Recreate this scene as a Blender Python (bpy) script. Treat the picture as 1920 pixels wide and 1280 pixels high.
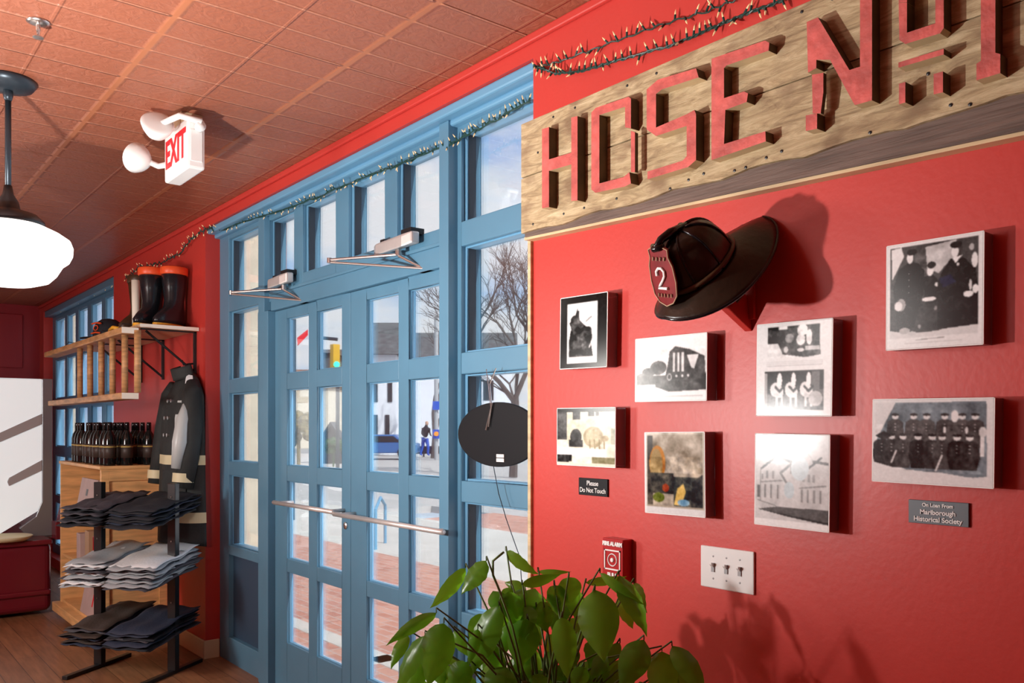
import bpy, bmesh, math, random
import numpy as np
from mathutils import Vector, Matrix
for o in list(bpy.data.objects): bpy.data.objects.remove(o)
S = bpy.context.scene
COL = S.collection
# ------------------------------------------------------------------ camera
F, CX, CY0, HC, CAMY = 1607.0, 960.0, 801.0, 1.45, -1.88
VV = Vector((-.778, .628, 0)).normalized(); RR = Vector((VV.y, -VV.x, 0))
cd = bpy.data.cameras.new('camera'); cam = bpy.data.objects.new('camera', cd); COL.objects.link(cam)
cam.location = (0, CAMY, HC); cam.rotation_euler = (math.pi/2, 0, math.atan2(-VV.x, VV.y))
cd.sensor_width = 36; cd.lens = F/1920*36; cd.shift_y = (CY0-640)/1920; cd.clip_start = .05; cd.clip_end = 500
S.camera = cam
# ------------------------------------------------------------------ world
w = bpy.data.worlds.new('sky'); S.world = w; w.use_nodes = True
nt = w.node_tree; nt.nodes.clear()
N = nt.nodes.new; L = nt.links.new
out = N('ShaderNodeOutputWorld'); bg = N('ShaderNodeBackground'); L(bg.outputs[0], out.inputs[0])
tc = N('ShaderNodeTexCoord'); mp = N('ShaderNodeMapping'); mp.inputs['Scale'].default_value = (1, 1, 2.6)
mp.inputs['Location'].default_value = (.3, .2, .1)
nz = N('ShaderNodeTexNoise'); nz.inputs['Scale'].default_value = 3.2; nz.inputs['Detail'].default_value = 7; nz.inputs['Roughness'].default_value = .55
rp = N('ShaderNodeValToRGB')
rp.color_ramp.elements[0].position = .37; rp.color_ramp.elements[0].color = (.34, .56, .92, 1)
rp.color_ramp.elements[1].position = .55; rp.color_ramp.elements[1].color = (.97, .985, 1, 1)
e = rp.color_ramp.elements.new(.46); e.color = (.70, .83, .97, 1)
L(tc.outputs['Generated'], mp.inputs[0]); L(mp.outputs[0], nz.inputs[0]); L(nz.outputs[0], rp.inputs[0]); L(rp.outputs[0], bg.inputs[0])
bg.inputs[1].default_value = 2.0
# ------------------------------------------------------------------ lights
def lamp(name, kind, loc, energy, color=(1, 1, 1), size=.1):
    l = bpy.data.lights.new(name, kind); l.energy = energy; l.color = color
    if kind == 'SUN': l.angle = size
    elif kind == 'AREA': l.size = size
    else: l.shadow_soft_size = size
    o = bpy.data.objects.new(name, l); o.location = loc; COL.objects.link(o); return o
sun = lamp('sun', 'SUN', (0, 0, 10), 8.5, (1, .96, .9), .009)
sun.rotation_euler = Vector((-.80, -.10, -.62)).to_track_quat('-Z', 'Y').to_euler()
flash = lamp('camera_flash', 'SPOT', (-2.52, -2.0, 1.42), 250, (1, .985, .96), .035)
flash.data.spot_size = math.radians(166); flash.data.spot_blend = 1.0
flash.rotation_euler = Vector((-.04, .75, .72)).to_track_quat('-Z', 'Y').to_euler()
room = lamp('fill_light', 'POINT', (-3.4, -4.3, 2.2), 90, (1, .97, .93), .45)  # added fill lamp out of view, no such fixture known
room2 = lamp('fill_light', 'POINT', (-4.7, -3.1, 1.7), 150, (1, .96, .90), .3)  # another made-up fill lamp, brightens the left end of the shop
S.view_settings.view_transform = 'Standard'; S.view_settings.look = 'None'
S.view_settings.exposure = 0.0; S.view_settings.gamma = 1; S.view_settings.use_curve_mapping = False

# ------------------------------------------------------------------ helpers
def ray(u, v):
    return VV + RR*((u-CX)/F) + Vector((0, 0, (CY0-v)/F))
CAM = Vector((0, CAMY, HC))
def PY(u, v, Y): d = ray(u, v); return CAM + d*((Y-CAMY)/d.y)
def PD(u, v, D): return CAM + ray(u, v)*D
MATS = {}
def mat(name, col, rough=.5, metal=0, var=0, scale=8, stretch=(1, 1, 1), bump=0, bscale=40, emit=0, spec=.5, transm=0):
    m = bpy.data.materials.new(name); m.use_nodes = True; t = m.node_tree
    b = t.nodes['Principled BSDF']; b.inputs['Roughness'].default_value = rough; b.inputs['Metallic'].default_value = metal
    b.inputs['Specular IOR Level'].default_value = spec
    b.inputs['Base Color'].default_value = (*col, 1)
    if emit: b.inputs['Emission Color'].default_value = (*col, 1); b.inputs['Emission Strength'].default_value = emit
    if var or bump:
        g = t.nodes.new('ShaderNodeTexCoord'); mp = t.nodes.new('ShaderNodeMapping'); mp.inputs['Scale'].default_value = stretch
        t.links.new(g.outputs['Object'], mp.inputs[0])
    if var:
        n = t.nodes.new('ShaderNodeTexNoise'); n.inputs['Scale'].default_value = scale; n.inputs['Detail'].default_value = 5
        r = t.nodes.new('ShaderNodeMapRange'); r.inputs['From Min'].default_value = .3; r.inputs['From Max'].default_value = .7
        r.inputs['To Min'].default_value = 1-var; r.inputs['To Max'].default_value = 1+var
        mx = t.nodes.new('ShaderNodeVectorMath'); mx.operation = 'SCALE'; mx.inputs[0].default_value = col
        t.links.new(mp.outputs[0], n.inputs[0]); t.links.new(n.outputs[0], r.inputs[0]); t.links.new(r.outputs[0], mx.inputs['Scale'])
        t.links.new(mx.outputs[0], b.inputs['Base Color'])
    if bump:
        n = t.nodes.new('ShaderNodeTexNoise'); n.inputs['Scale'].default_value = bscale; n.inputs['Detail'].default_value = 3
        bp = t.nodes.new('ShaderNodeBump'); bp.inputs['Strength'].default_value = bump; bp.inputs['Distance'].default_value = .01
        t.links.new(mp.outputs[0], n.inputs[0]); t.links.new(n.outputs[0], bp.inputs['Height']); t.links.new(bp.outputs[0], b.inputs['Normal'])
    MATS[name] = m
    return m
def mathn(t, op, a, b=None, c=None):
    n = t.nodes.new('ShaderNodeMath'); n.operation = op
    for i, x in enumerate((a, b, c)):
        if x is None: continue
        if isinstance(x, (int, float)): n.inputs[i].default_value = x
        else: t.links.new(x, n.inputs[i])
    return n.outputs[0]
def mixc(t, f, a, b):
    n = t.nodes.new('ShaderNodeMix'); n.data_type = 'RGBA'
    for i, x in ((0, f), (6, a), (7, b)):
        if isinstance(x, tuple): n.inputs[i].default_value = (*x, 1)
        elif isinstance(x, (int, float)): n.inputs[i].default_value = x
        else: t.links.new(x, n.inputs[i])
    return n.outputs[2]

class M:
    def __init__(s): s.v = []; s.f = []
    def add(s, vs, fs):
        k = len(s.v); s.v += [Vector(x) for x in vs]; s.f += [[k+i for i in f] for f in fs]; return s
    def box(s, x0, x1, y0, y1, z0, z1, mt=None):
        vs = [Vector((x, y, z)) for z in (z0, z1) for y in (y0, y1) for x in (x0, x1)]
        if mt: vs = [mt @ v for v in vs]
        return s.add(vs, [[0, 2, 3, 1], [4, 5, 7, 6], [0, 1, 5, 4], [2, 6, 7, 3], [0, 4, 6, 2], [1, 3, 7, 5]])
    def prism(s, pts, off):
        n = len(pts); pts = [Vector(p) for p in pts]; off = Vector(off)
        return s.add(pts+[p+off for p in pts], [list(range(n)), list(range(2*n-1, n-1, -1))]+[[i, i+n, (i+1) % n+n, (i+1) % n] for i in range(n)])
    def tube(s, pts, r, n=8, cap=True):
        pts = [Vector(p) for p in pts]; k0 = len(s.v); m = len(pts)
        rs = r if isinstance(r, (list, tuple)) else [r]*m
        up = None
        for i, p in enumerate(pts):
            d = (pts[min(i+1, m-1)]-pts[max(i-1, 0)]).normalized()
            if up is None: up = d.orthogonal().normalized()
            a = (up-d*up.dot(d))
            a = a.normalized() if a.length > 1e-5 else d.orthogonal().normalized()
            up = a; b = d.cross(a)
            for j in range(n):
                th = 2*math.pi*j/n; s.v.append(p+(a*math.cos(th)+b*math.sin(th))*rs[i])
        for i in range(m-1):
            for j in range(n):
                s.f.append([k0+i*n+j, k0+i*n+(j+1) % n, k0+(i+1)*n+(j+1) % n, k0+(i+1)*n+j])
        if cap:
            s.f.append([k0+j for j in range(n)][::-1]); s.f.append([k0+(m-1)*n+j for j in range(n)])
        return s
    def lathe(s, prof, c=(0, 0, 0), n=32, mt=None, sx=1, sy=1):
        k0 = len(s.v); c = Vector(c)
        for r, z in prof:
            for j in range(n):
                th = 2*math.pi*j/n; p = Vector((r*math.cos(th)*sx, r*math.sin(th)*sy, z))
                if mt: p = mt @ p
                s.v.append(p+c)
        for i in range(len(prof)-1):
            for j in range(n):
                s.f.append([k0+i*n+j, k0+i*n+(j+1) % n, k0+(i+1)*n+(j+1) % n, k0+(i+1)*n+j])
        if prof[0][0] > 1e-4: s.f.append([k0+j for j in range(n)][::-1])
        if prof[-1][0] > 1e-4: s.f.append([k0+(len(prof)-1)*n+j for j in range(n)])
        return s
    def grid(s, fn, nu, nv, closed=False):
        k0 = len(s.v)
        for i in range(nu+1):
            for j in range(nv+1): s.v.append(Vector(fn(i/nu, j/nv)))
        for i in range(nu):
            for j in range(nv):
                a = k0+i*(nv+1)+j; s.f.append([a, a+1, a+nv+2, a+nv+1])
        return s
    def build(s, name, m, parent=None, smooth=False, bevel=0, origin=None, solid=0, subsurf=0, segs=2):
        vs = s.v
        lo = Vector([min(v[i] for v in vs) for i in range(3)]); hi = Vector([max(v[i] for v in vs) for i in range(3)])
        og = Vector(origin) if origin is not None else Vector(((lo.x+hi.x)/2, (lo.y+hi.y)/2, lo.z))
        me = bpy.data.meshes.new(name); me.from_pydata([v-og for v in vs], [], s.f); me.update()
        bm = bmesh.new(); bm.from_mesh(me); bmesh.ops.remove_doubles(bm, verts=bm.verts, dist=1e-5)
        bmesh.ops.recalc_face_normals(bm, faces=bm.faces); bm.to_mesh(me); bm.free()
        if isinstance(m, str): m = MATS[m]
        me.materials.append(m)
        o = bpy.data.objects.new(name, me); COL.objects.link(o)
        if smooth:
            for p in me.polygons: p.use_smooth = True
        po = Vector((0, 0, 0)); q = parent
        while q is not None: po += q.location; q = q.parent
        o.parent = parent; o.location = og-po
        if solid: d = o.modifiers.new('s', 'SOLIDIFY'); d.thickness = solid; d.offset = 0
        if subsurf: d = o.modifiers.new('ss', 'SUBSURF'); d.levels = subsurf; d.render_levels = subsurf
        if bevel: d = o.modifiers.new('b', 'BEVEL'); d.width = bevel; d.segments = segs; d.limit_method = 'ANGLE'
        return o
def tag(o, label=None, cat=None, group=None, kind=None):
    if label: o['label'] = label
    if cat: o['category'] = cat
    if group: o['group'] = group
    if kind: o['kind'] = kind
    return o
def thing(name, loc, label, cat, group=None):
    o = bpy.data.objects.new(name, None); o.location = loc; o.empty_display_size = .05; COL.objects.link(o)
    return tag(o, label, cat, group)
def struct(name, mb, m, parent=None, **k):
    o = mb.build(name, m, parent, **k)
    if parent is None: o['kind'] = 'structure'
    return o
def copy_tree(o, parent=None):
    c = o.copy(); COL.objects.link(c); c.parent = parent
    for ch in list(o.children): copy_tree(ch, c)
    return c
def text(name, body, size, p, m, parent, rotz=0, tilt=0, ext=.0006, align='CENTER', sx=1, bold=.0):
    cu = bpy.data.curves.new(name, 'FONT'); cu.body = body; cu.size = size; cu.extrude = ext; cu.align_x = align; cu.align_y = 'CENTER'; cu.offset = bold
    t = bpy.data.objects.new(name+'_tmp', cu); COL.objects.link(t)
    dg = bpy.context.evaluated_depsgraph_get(); dg.update()
    me = bpy.data.meshes.new_from_object(t.evaluated_get(dg)); bpy.data.objects.remove(t)
    me.materials.clear(); me.materials.append(MATS[m] if isinstance(m, str) else m)
    o = bpy.data.objects.new(name, me); COL.objects.link(o); o.parent = parent
    po = Vector((0, 0, 0)); q = parent
    while q is not None: po += q.location; q = q.parent
    o.location = Vector(p)-po; o.rotation_euler = (math.pi/2, tilt, rotz); o.scale = (sx, 1, 1)
    return o

# ------------------------------------------------------------------ materials
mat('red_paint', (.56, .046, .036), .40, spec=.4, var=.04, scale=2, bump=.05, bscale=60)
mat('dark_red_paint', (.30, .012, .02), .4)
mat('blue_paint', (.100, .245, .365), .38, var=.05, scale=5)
mat('blue_light', (.14, .34, .52), .38)  # lighter copy of the frame blue, sky-lit side tone put into the colour
mat('blue_dark', (.035, .075, .13), .5)
mat('gasket', (.01, .02, .035), .5)
mat('cream_trim', (.70, .62, .42), .45)
mat('steel', (.62, .6, .58), .3, 1)
mat('satin_metal', (.72, .70, .68), .35, .55, var=.1)
mat('black_metal', (.012, .014, .016), .35)
mat('dark_metal', (.035, .05, .065), .35, .4)
mat('white_plastic', (.82, .82, .80), .35)
mat('white_paper', (.85, .84, .82), .6)
mat('lamp_glass', (1, .97, .92), .3, emit=1.9)
mat('red_ink', (.75, .02, .03), .5, emit=0)
mat('black_gloss', (.006, .006, .008), .12)
mat('green_wire', (.012, .06, .05), .45)
mat('bulb', (.95, .68, .36), .2, emit=.22)
mat('wood_light', (.78, .47, .20), .5, var=.22, scale=5, stretch=(1, 1, 7))
mat('wood_shelf', (.62, .42, .24), .5, var=.3, scale=6, stretch=(8, 1, 8))
mat('wood_ladder', (.52, .28, .12), .5, var=.35, scale=10, stretch=(1, 1, 5))
mat('end_grain', (.9, .84, .72), .6)
mat('black_cloth', (.012, .015, .022), .8, bump=.3, bscale=60)
mat('navy_cloth', (.02, .03, .06), .75, bump=.3, bscale=60)
mat('charcoal_cloth', (.06, .06, .075), .7, bump=.3, bscale=60)
mat('brown_cloth', (.05, .035, .028), .7, bump=.3, bscale=60)
mat('grey_cloth', (.36, .40, .43), .35, bump=.3, bscale=60)
mat('white_cloth', (.78, .83, .86), .3, bump=.3, bscale=60)
mat('coat_cloth', (.02, .024, .024), .75, var=.3, scale=9, bump=.4, bscale=30)
mat('reflective_yellow', (.72, .66, .42), .5)
mat('reflective_silver', (.5, .55, .55), .35)
mat('rubber', (.012, .014, .018), .22)
mat('orange_rubber', (.85, .10, .025), .4)
mat('yellow_rubber', (.85, .42, .03), .45)
mat('leather', (.022, .013, .008), .33, var=.5, scale=6, bump=.25, bscale=25)
mat('leather_brown', (.07, .035, .016), .4, var=.4, scale=6, bump=.25, bscale=25)
mat('shield_red', (.22, .015, .018), .35, var=.3, scale=14)
mat('brass', (.55, .36, .14), .35, 1)
mat('merch_red', (.16, .010, .020), .25)
mat('merch_white', (.86, .90, .92), .35)
mat('merch_steel', (.30, .32, .35), .35, .6)
mat('letter_red', (.55, .10, .085), .6, var=.28, scale=22, bump=.4, bscale=40)
mat('shaded_letter_side', (.10, .05, .018), .7, var=.3, scale=20)
mat('dark_plank', (.15, .10, .080), .75, var=.35, scale=9, stretch=(.5, 1, 8), bump=.5, bscale=20)
mat('pale_wood', (.62, .46, .26), .6, var=.25, scale=7, stretch=(.6, 1, 6))
mat('bottle_glass', (.008, .010, .010), .08)
mat('bottle_label', (.05, .035, .03), .5)
mat('bottle_gold', (.5, .38, .12), .4)
mat('tan', (.45, .30, .18), .6)
mat('clay', (.35, .14, .07), .7)
mat('soil', (.03, .02, .014), .95, bump=.8)
mat('stem', (.10, .16, .04), .5)
mat('grey_plate', (.10, .125, .145), .4)
mat('black_plate', (.006, .006, .008), .5, spec=.2)
mat('switch_white', (.78, .77, .76), .4)
mat('switch_grey', (.35, .35, .36), .4)
mat('alarm_red', (.42, .012, .015), .3)
mat('card', (.52, .40, .38), .6, var=.1)
mat('asphalt', (.50, .48, .46), .85, var=.08, scale=3)
mat('concrete', (.62, .59, .54), .85, var=.08, scale=1.5)
mat('sand_stone', (.60, .54, .43), .85, var=.12, scale=6)
mat('slate', (.11, .115, .12), .8, var=.35, scale=2.5)
mat('house_white', (.75, .78, .84), .7)
mat('house_dark', (.02, .022, .028), .5)
mat('shop_brick', (.38, .12, .08), .85, var=.25, scale=6)
mat('brown_roof', (.22, .13, .10), .85, var=.3, scale=3)
mat('bark', (.10, .085, .08), .9)
mat('pole_grey', (.42, .44, .46), .5, .3)
mat('hedge', (.16, .13, .05), .9, var=.7, scale=7)
mat('hedge_green', (.04, .09, .03), .9, var=.5, scale=7)
mat('car_blue', (.05, .14, .36), .3)
mat('sign_blue', (.02, .10, .55), .5)
mat('signal_green', (.05, .9, .55), .4, emit=1.5)
mat('signal_yellow', (.6, .35, .02), .5)
mat('skin', (.55, .32, .22), .6)
mat('amber', (.95, .35, .03), .5)

def glass_mat(name, tint, gl, alpha=.0):
    m = bpy.data.materials.new(name); m.use_nodes = True; t = m.node_tree; t.nodes.clear()
    o = t.nodes.new('ShaderNodeOutputMaterial'); tr = t.nodes.new('ShaderNodeBsdfTransparent'); tr.inputs[0].default_value = (*tint, 1)
    g = t.nodes.new('ShaderNodeBsdfGlossy'); g.inputs['Roughness'].default_value = .02
    fr = t.nodes.new('ShaderNodeFresnel'); fr.inputs[0].default_value = 1.45
    mx = t.nodes.new('ShaderNodeMixShader')
    f = mathn(t, 'MULTIPLY', fr.outputs[0], gl)
    t.links.new(f, mx.inputs[0]); t.links.new(tr.outputs[0], mx.inputs[1]); t.links.new(g.outputs[0], mx.inputs[2])
    last = mx
    if alpha:
        d = t.nodes.new('ShaderNodeBsdfDiffuse'); d.inputs[0].default_value = (.50, .30, .33, 1)
        m2 = t.nodes.new('ShaderNodeMixShader'); m2.inputs[0].default_value = alpha
        t.links.new(last.outputs[0], m2.inputs[1]); t.links.new(d.outputs[0], m2.inputs[2]); last = m2
    t.links.new(last.outputs[0], o.inputs[0]); MATS[name] = m; return m
glass_mat('window_glass', (.96, .98, 1), .7)
glass_mat('acrylic', (.85, .78, .82), .8, .40)

def weathered():
    m = mat('weathered_wood', (.5, .4, .25), .75); t = m.node_tree; b = t.nodes['Principled BSDF']
    g = t.nodes.new('ShaderNodeTexCoord'); mp = t.nodes.new('ShaderNodeMapping'); mp.inputs['Scale'].default_value = (1.5, 1, 9)
    n = t.nodes.new('ShaderNodeTexNoise'); n.inputs['Scale'].default_value = 5; n.inputs['Detail'].default_value = 9; n.inputs['Roughness'].default_value = .68; n.inputs['Distortion'].default_value = .8
    mp2 = t.nodes.new('ShaderNodeMapping'); mp2.inputs['Scale'].default_value = (2, 1, 3.5)
    n2 = t.nodes.new('ShaderNodeTexNoise'); n2.inputs['Scale'].default_value = 4; n2.inputs['Detail'].default_value = 6
    for a, c in ((mp, n), (mp2, n2)): t.links.new(g.outputs['Object'], a.inputs[0]); t.links.new(a.outputs[0], c.inputs[0])
    r = t.nodes.new('ShaderNodeValToRGB'); cr = r.color_ramp
    cr.elements[0].position = .28; cr.elements[0].color = (.20, .125, .065, 1); cr.elements[1].position = .7; cr.elements[1].color = (.72, .58, .36, 1)
    q = cr.elements.new(.48); q.color = (.47, .345, .19, 1)
    t.links.new(n.outputs[0], r.inputs[0])
    f = t.nodes.new('ShaderNodeMapRange'); f.inputs['From Min'].default_value = .52; f.inputs['From Max'].default_value = .70
    t.links.new(n2.outputs[0], f.inputs[0])
    t.links.new(mixc(t, f.outputs[0], r.outputs[0], (.27, .175, .095)), b.inputs['Base Color'])
    bp = t.nodes.new('ShaderNodeBump'); bp.inputs['Strength'].default_value = .7; bp.inputs['Distance'].default_value = .01
    t.links.new(n.outputs[0], bp.inputs['Height']); t.links.new(bp.outputs[0], b.inputs['Normal'])
weathered()

def tin_ceiling():
    m = mat('tin_ceiling', (.40, .10, .05), .38); t = m.node_tree; b = t.nodes['Principled BSDF']
    g = t.nodes.new('ShaderNodeTexCoord'); sp = t.nodes.new('ShaderNodeSeparateXYZ'); t.links.new(g.outputs['Object'], sp.inputs[0])
    def line(c, period, off, wd):      # distance to the nearest line, 1 on the line
        a = mathn(t, 'ADD', c, 100*period-off); a = mathn(t, 'MODULO', a, period)
        a = mathn(t, 'SUBTRACT', a, period/2); a = mathn(t, 'ABSOLUTE', a); a = mathn(t, 'SUBTRACT', period/2, a)
        s = t.nodes.new('ShaderNodeMapRange'); s.interpolation_type = 'SMOOTHSTEP'
        s.inputs['From Min'].default_value = wd; s.inputs['From Max'].default_value = wd*.3; s.inputs['To Min'].default_value = 0; s.inputs['To Max'].default_value = 1
        t.links.new(a, s.inputs[0]); return s.outputs[0]
    X, Y = sp.outputs[0], sp.outputs[1]
    seam = line(Y, .612, -.373, .022); seamx = line(X, .612, -3.46, .010)
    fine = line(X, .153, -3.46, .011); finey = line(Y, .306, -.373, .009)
    n = t.nodes.new('ShaderNodeTexNoise'); n.inputs['Scale'].default_value = 26; n.inputs['Detail'].default_value = 4; n.inputs['Distortion'].default_value = 1.5
    t.links.new(g.outputs['Object'], n.inputs[0])
    h = mathn(t, 'MULTIPLY', n.outputs[0], .38)
    h = mathn(t, 'ADD', h, mathn(t, 'MULTIPLY', fine, .55)); h = mathn(t, 'ADD', h, mathn(t, 'MULTIPLY', finey, .25))
    h = mathn(t, 'ADD', h, mathn(t, 'MULTIPLY', seamx, .4))
    h = mathn(t, 'MULTIPLY', h, mathn(t, 'SUBTRACT', 1, seam)); h = mathn(t, 'ADD', h, mathn(t, 'MULTIPLY', seam, .5))
    bp = t.nodes.new('ShaderNodeBump'); bp.inputs['Strength'].default_value = 1; bp.inputs['Distance'].default_value = .011
    t.links.new(h, bp.inputs['Height']); t.links.new(bp.outputs[0], b.inputs['Normal'])
    n2 = t.nodes.new('ShaderNodeTexNoise'); n2.inputs['Scale'].default_value = 60; n2.inputs['Detail'].default_value = 2
    t.links.new(g.outputs['Object'], n2.inputs[0])
    c = mixc(t, n2.outputs[0], (.27, .080, .042), (.40, .140, .080))
    c = mixc(t, mathn(t, 'MULTIPLY', fine, mathn(t, 'MULTIPLY', n.outputs[0], .8)), c, (.60, .27, .17))  # light streaks along the fine ridges put into the copper colour
    c = mixc(t, mathn(t, 'MULTIPLY', seam, .8), c, (.44, .155, .070))
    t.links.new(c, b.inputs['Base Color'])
tin_ceiling()

def plank_floor():
    m = mat('plank_floor', (.2, .1, .05), .4); t = m.node_tree; b = t.nodes['Principled BSDF']
    g = t.nodes.new('ShaderNodeTexCoord'); br = t.nodes.new('ShaderNodeTexBrick')
    br.inputs['Scale'].default_value = 1; br.inputs['Brick Width'].default_value = 1.2; br.inputs['Row Height'].default_value = .13; br.inputs['Mortar Size'].default_value = .0018
    br.inputs['Color1'].default_value = (.34, .16, .075, 1); br.inputs['Color2'].default_value = (.26, .115, .055, 1); br.inputs['Mortar'].default_value = (.06, .025, .012, 1)
    t.links.new(g.outputs['Object'], br.inputs[0])
    mp = t.nodes.new('ShaderNodeMapping'); mp.inputs['Scale'].default_value = (1.5, 14, 1); n = t.nodes.new('ShaderNodeTexNoise'); n.inputs['Scale'].default_value = 3; n.inputs['Detail'].default_value = 6
    t.links.new(g.outputs['Object'], mp.inputs[0]); t.links.new(mp.outputs[0], n.inputs[0])
    f = t.nodes.new('ShaderNodeMapRange'); f.inputs['From Min'].default_value = .3; f.inputs['From Max'].default_value = .7; f.inputs['To Min'].default_value = .75; f.inputs['To Max'].default_value = 1.25
    t.links.new(n.outputs[0], f.inputs[0])
    v = t.nodes.new('ShaderNodeVectorMath'); v.operation = 'SCALE'; t.links.new(br.outputs[0], v.inputs[0]); t.links.new(f.outputs[0], v.inputs['Scale'])
    t.links.new(v.outputs[0], b.inputs['Base Color'])
plank_floor()

def pavers():
    m = mat('brick_pavers', (.4, .2, .15), .85); t = m.node_tree; b = t.nodes['Principled BSDF']
    g = t.nodes.new('ShaderNodeTexCoord'); br = t.nodes.new('ShaderNodeTexBrick')
    br.inputs['Scale'].default_value = 1; br.inputs['Brick Width'].default_value = .2; br.inputs['Row Height'].default_value = .1; br.inputs['Mortar Size'].default_value = .006
    br.inputs['Color1'].default_value = (.50, .22, .16, 1); br.inputs['Color2'].default_value = (.62, .33, .25, 1); br.inputs['Mortar'].default_value = (.55, .45, .40, 1)
    t.links.new(g.outputs['Object'], br.inputs[0]); t.links.new(br.outputs[0], b.inputs['Base Color'])
pavers()

def leaf_mat():
    m = mat('leaf_green', (.06, .20, .02), .28); t = m.node_tree; b = t.nodes['Principled BSDF']; o = t.nodes['Material Output']
    g = t.nodes.new('ShaderNodeTexCoord'); n = t.nodes.new('ShaderNodeTexNoise'); n.inputs['Scale'].default_value = 7
    t.links.new(g.outputs['Object'], n.inputs[0])
    c = mixc(t, n.outputs[0], (.015, .08, .010), (.15, .36, .03)); t.links.new(c, b.inputs['Base Color'])
    tr = t.nodes.new('ShaderNodeBsdfTranslucent'); tr.inputs[0].default_value = (.30, .75, .03, 1)
    mx = t.nodes.new('ShaderNodeMixShader'); mx.inputs[0].default_value = .45
    t.links.new(b.outputs[0], mx.inputs[1]); t.links.new(tr.outputs[0], mx.inputs[2]); t.links.new(mx.outputs[0], o.inputs[0])
leaf_mat()

# ------------------------------------------------------------------ room shell
WD = .09                      # face of the window frames behind the wall face
CE = 2.78                     # ceiling
XA, XB = -5.39, -2.214        # storefront opening
XC, XD = -10.40, -7.55        # far window opening
ZT = 2.70
b = M()
b.box(-10.85, XC, 0, .20, 0, CE); b.box(XD, XA, 0, .20, 0, CE); b.box(XB, 3.2, 0, .20, 0, CE)
b.box(XC, XD, 0, .20, ZT, CE); b.box(XA, XB, 0, .20, ZT, CE); b.box(XC, XD, 0, .20, -.02, .10)
struct('wall_north', b, 'red_paint')
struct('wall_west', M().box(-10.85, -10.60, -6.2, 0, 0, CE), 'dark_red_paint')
struct('wall_south', M().box(-10.85, 3.4, -6.4, -6.2, 0, CE), 'red_paint')
struct('wall_east', M().box(3.2, 3.4, -6.2, .2, 0, CE), 'red_paint')
struct('floor', M().box(-10.85, 3.4, -6.4, .12, -.12, 0), 'plank_floor')
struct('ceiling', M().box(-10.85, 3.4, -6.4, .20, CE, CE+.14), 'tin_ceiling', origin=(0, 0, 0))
struct('trim_1', M().box(XC, 3.2, -.018, 0, CE-.030, CE).box(-10.6, XC, -.018, 0, CE-.03, CE), 'red_paint', bevel=.006)
b = M().box(XD, XA+.012, -.014, 0, 0, .115).box(XA, XA+.014, -.014, WD-.005, 0, .115)
struct('baseboard_north', b, 'cream_trim', bevel=.004)
struct('baseboard_right', M().box(XB-.014, 3.2, -.014, 0, 0, .115), 'cream_trim', bevel=.004)
# raised panel on the far wall
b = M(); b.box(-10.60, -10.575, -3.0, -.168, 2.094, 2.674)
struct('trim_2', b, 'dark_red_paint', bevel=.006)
# raw timber strip on the near edge of the opening
b = M().box(XB-.017, XB-.001, -.012, .06, .02, 2.09)
struct('trim_3', b, 'pale_wood', bevel=.003)

# ------------------------------------------------------------------ storefront
def frame_grid(b, x0, x1, z0, z1, ops, y0, y1):
    """boxes filling the rectangle except the openings ops=(xa,xb,za,zb), arranged as vertical columns"""
    cols = sorted({(o[0], o[1]) for o in ops}); x = x0
    for xa, xb in cols:
        if xa > x+1e-4: b.box(x, xa, y0, y1, z0, z1)
        z = z0
        for o in sorted([o for o in ops if (o[0], o[1]) == (xa, xb)], key=lambda q: q[2]):
            if o[2] > z+1e-4: b.box(xa, xb, y0, y1, z, o[2])
            z = o[3]
        if z1 > z+1e-4: b.box(xa, xb, y0, y1, z, z1)
        x = xb
    if x1 > x+1e-4: b.box(x, x1, y0, y1, z0, z1)
def stops(ops, y0, y1, wd, b=None):
    b = b or M()
    for xa, xb, za, zb in ops:
        b.box(xa, xa+wd, y0, y1, za, zb); b.box(xb-wd, xb, y0, y1, za, zb)
        b.box(xa+wd, xb-wd, y0, y1, za, za+wd); b.box(xa+wd, xb-wd, y0, y1, zb-wd, zb)
    return b
RT = (2.262, 2.615); R1 = (1.745, 2.165); R2 = (1.240, 1.660); R3 = (.722, 1.156); R4 = (.152, .664)
wroot = thing('window_1', ((XA+XB)/2, WD, 0), None, None); wroot['kind'] = 'structure'
tr_cols = [(-4.618, -4.297), (-4.186, -3.816), (-3.69, -3.346), (-3.246, -2.867)]
sideL, sideR = (-5.235, -4.762), (-2.762, -2.285)
fr = M()
opsL = [(*sideL, *RT), (*sideL, *R1), (*sideL, *R2), (*sideL, *R3), (*sideL, *R4)]
opsR = [(*sideR, *RT), (*sideR, *R1), (*sideR, *R2), (*sideR, *R3), (*sideR, *R4)]
frame_grid(fr, XA, -4.70, 0, 2.66, opsL, WD, WD+.10)
frame_grid(fr, -2.80, XB, 0, 2.66, opsR, WD, WD+.10)
frame_grid(fr, -4.70, -2.80, 2.16, 2.66, [(*c, *RT) for c in tr_cols], WD, WD+.10)
fr.build('window_frame', 'blue_paint', wroot, bevel=.004)
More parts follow.
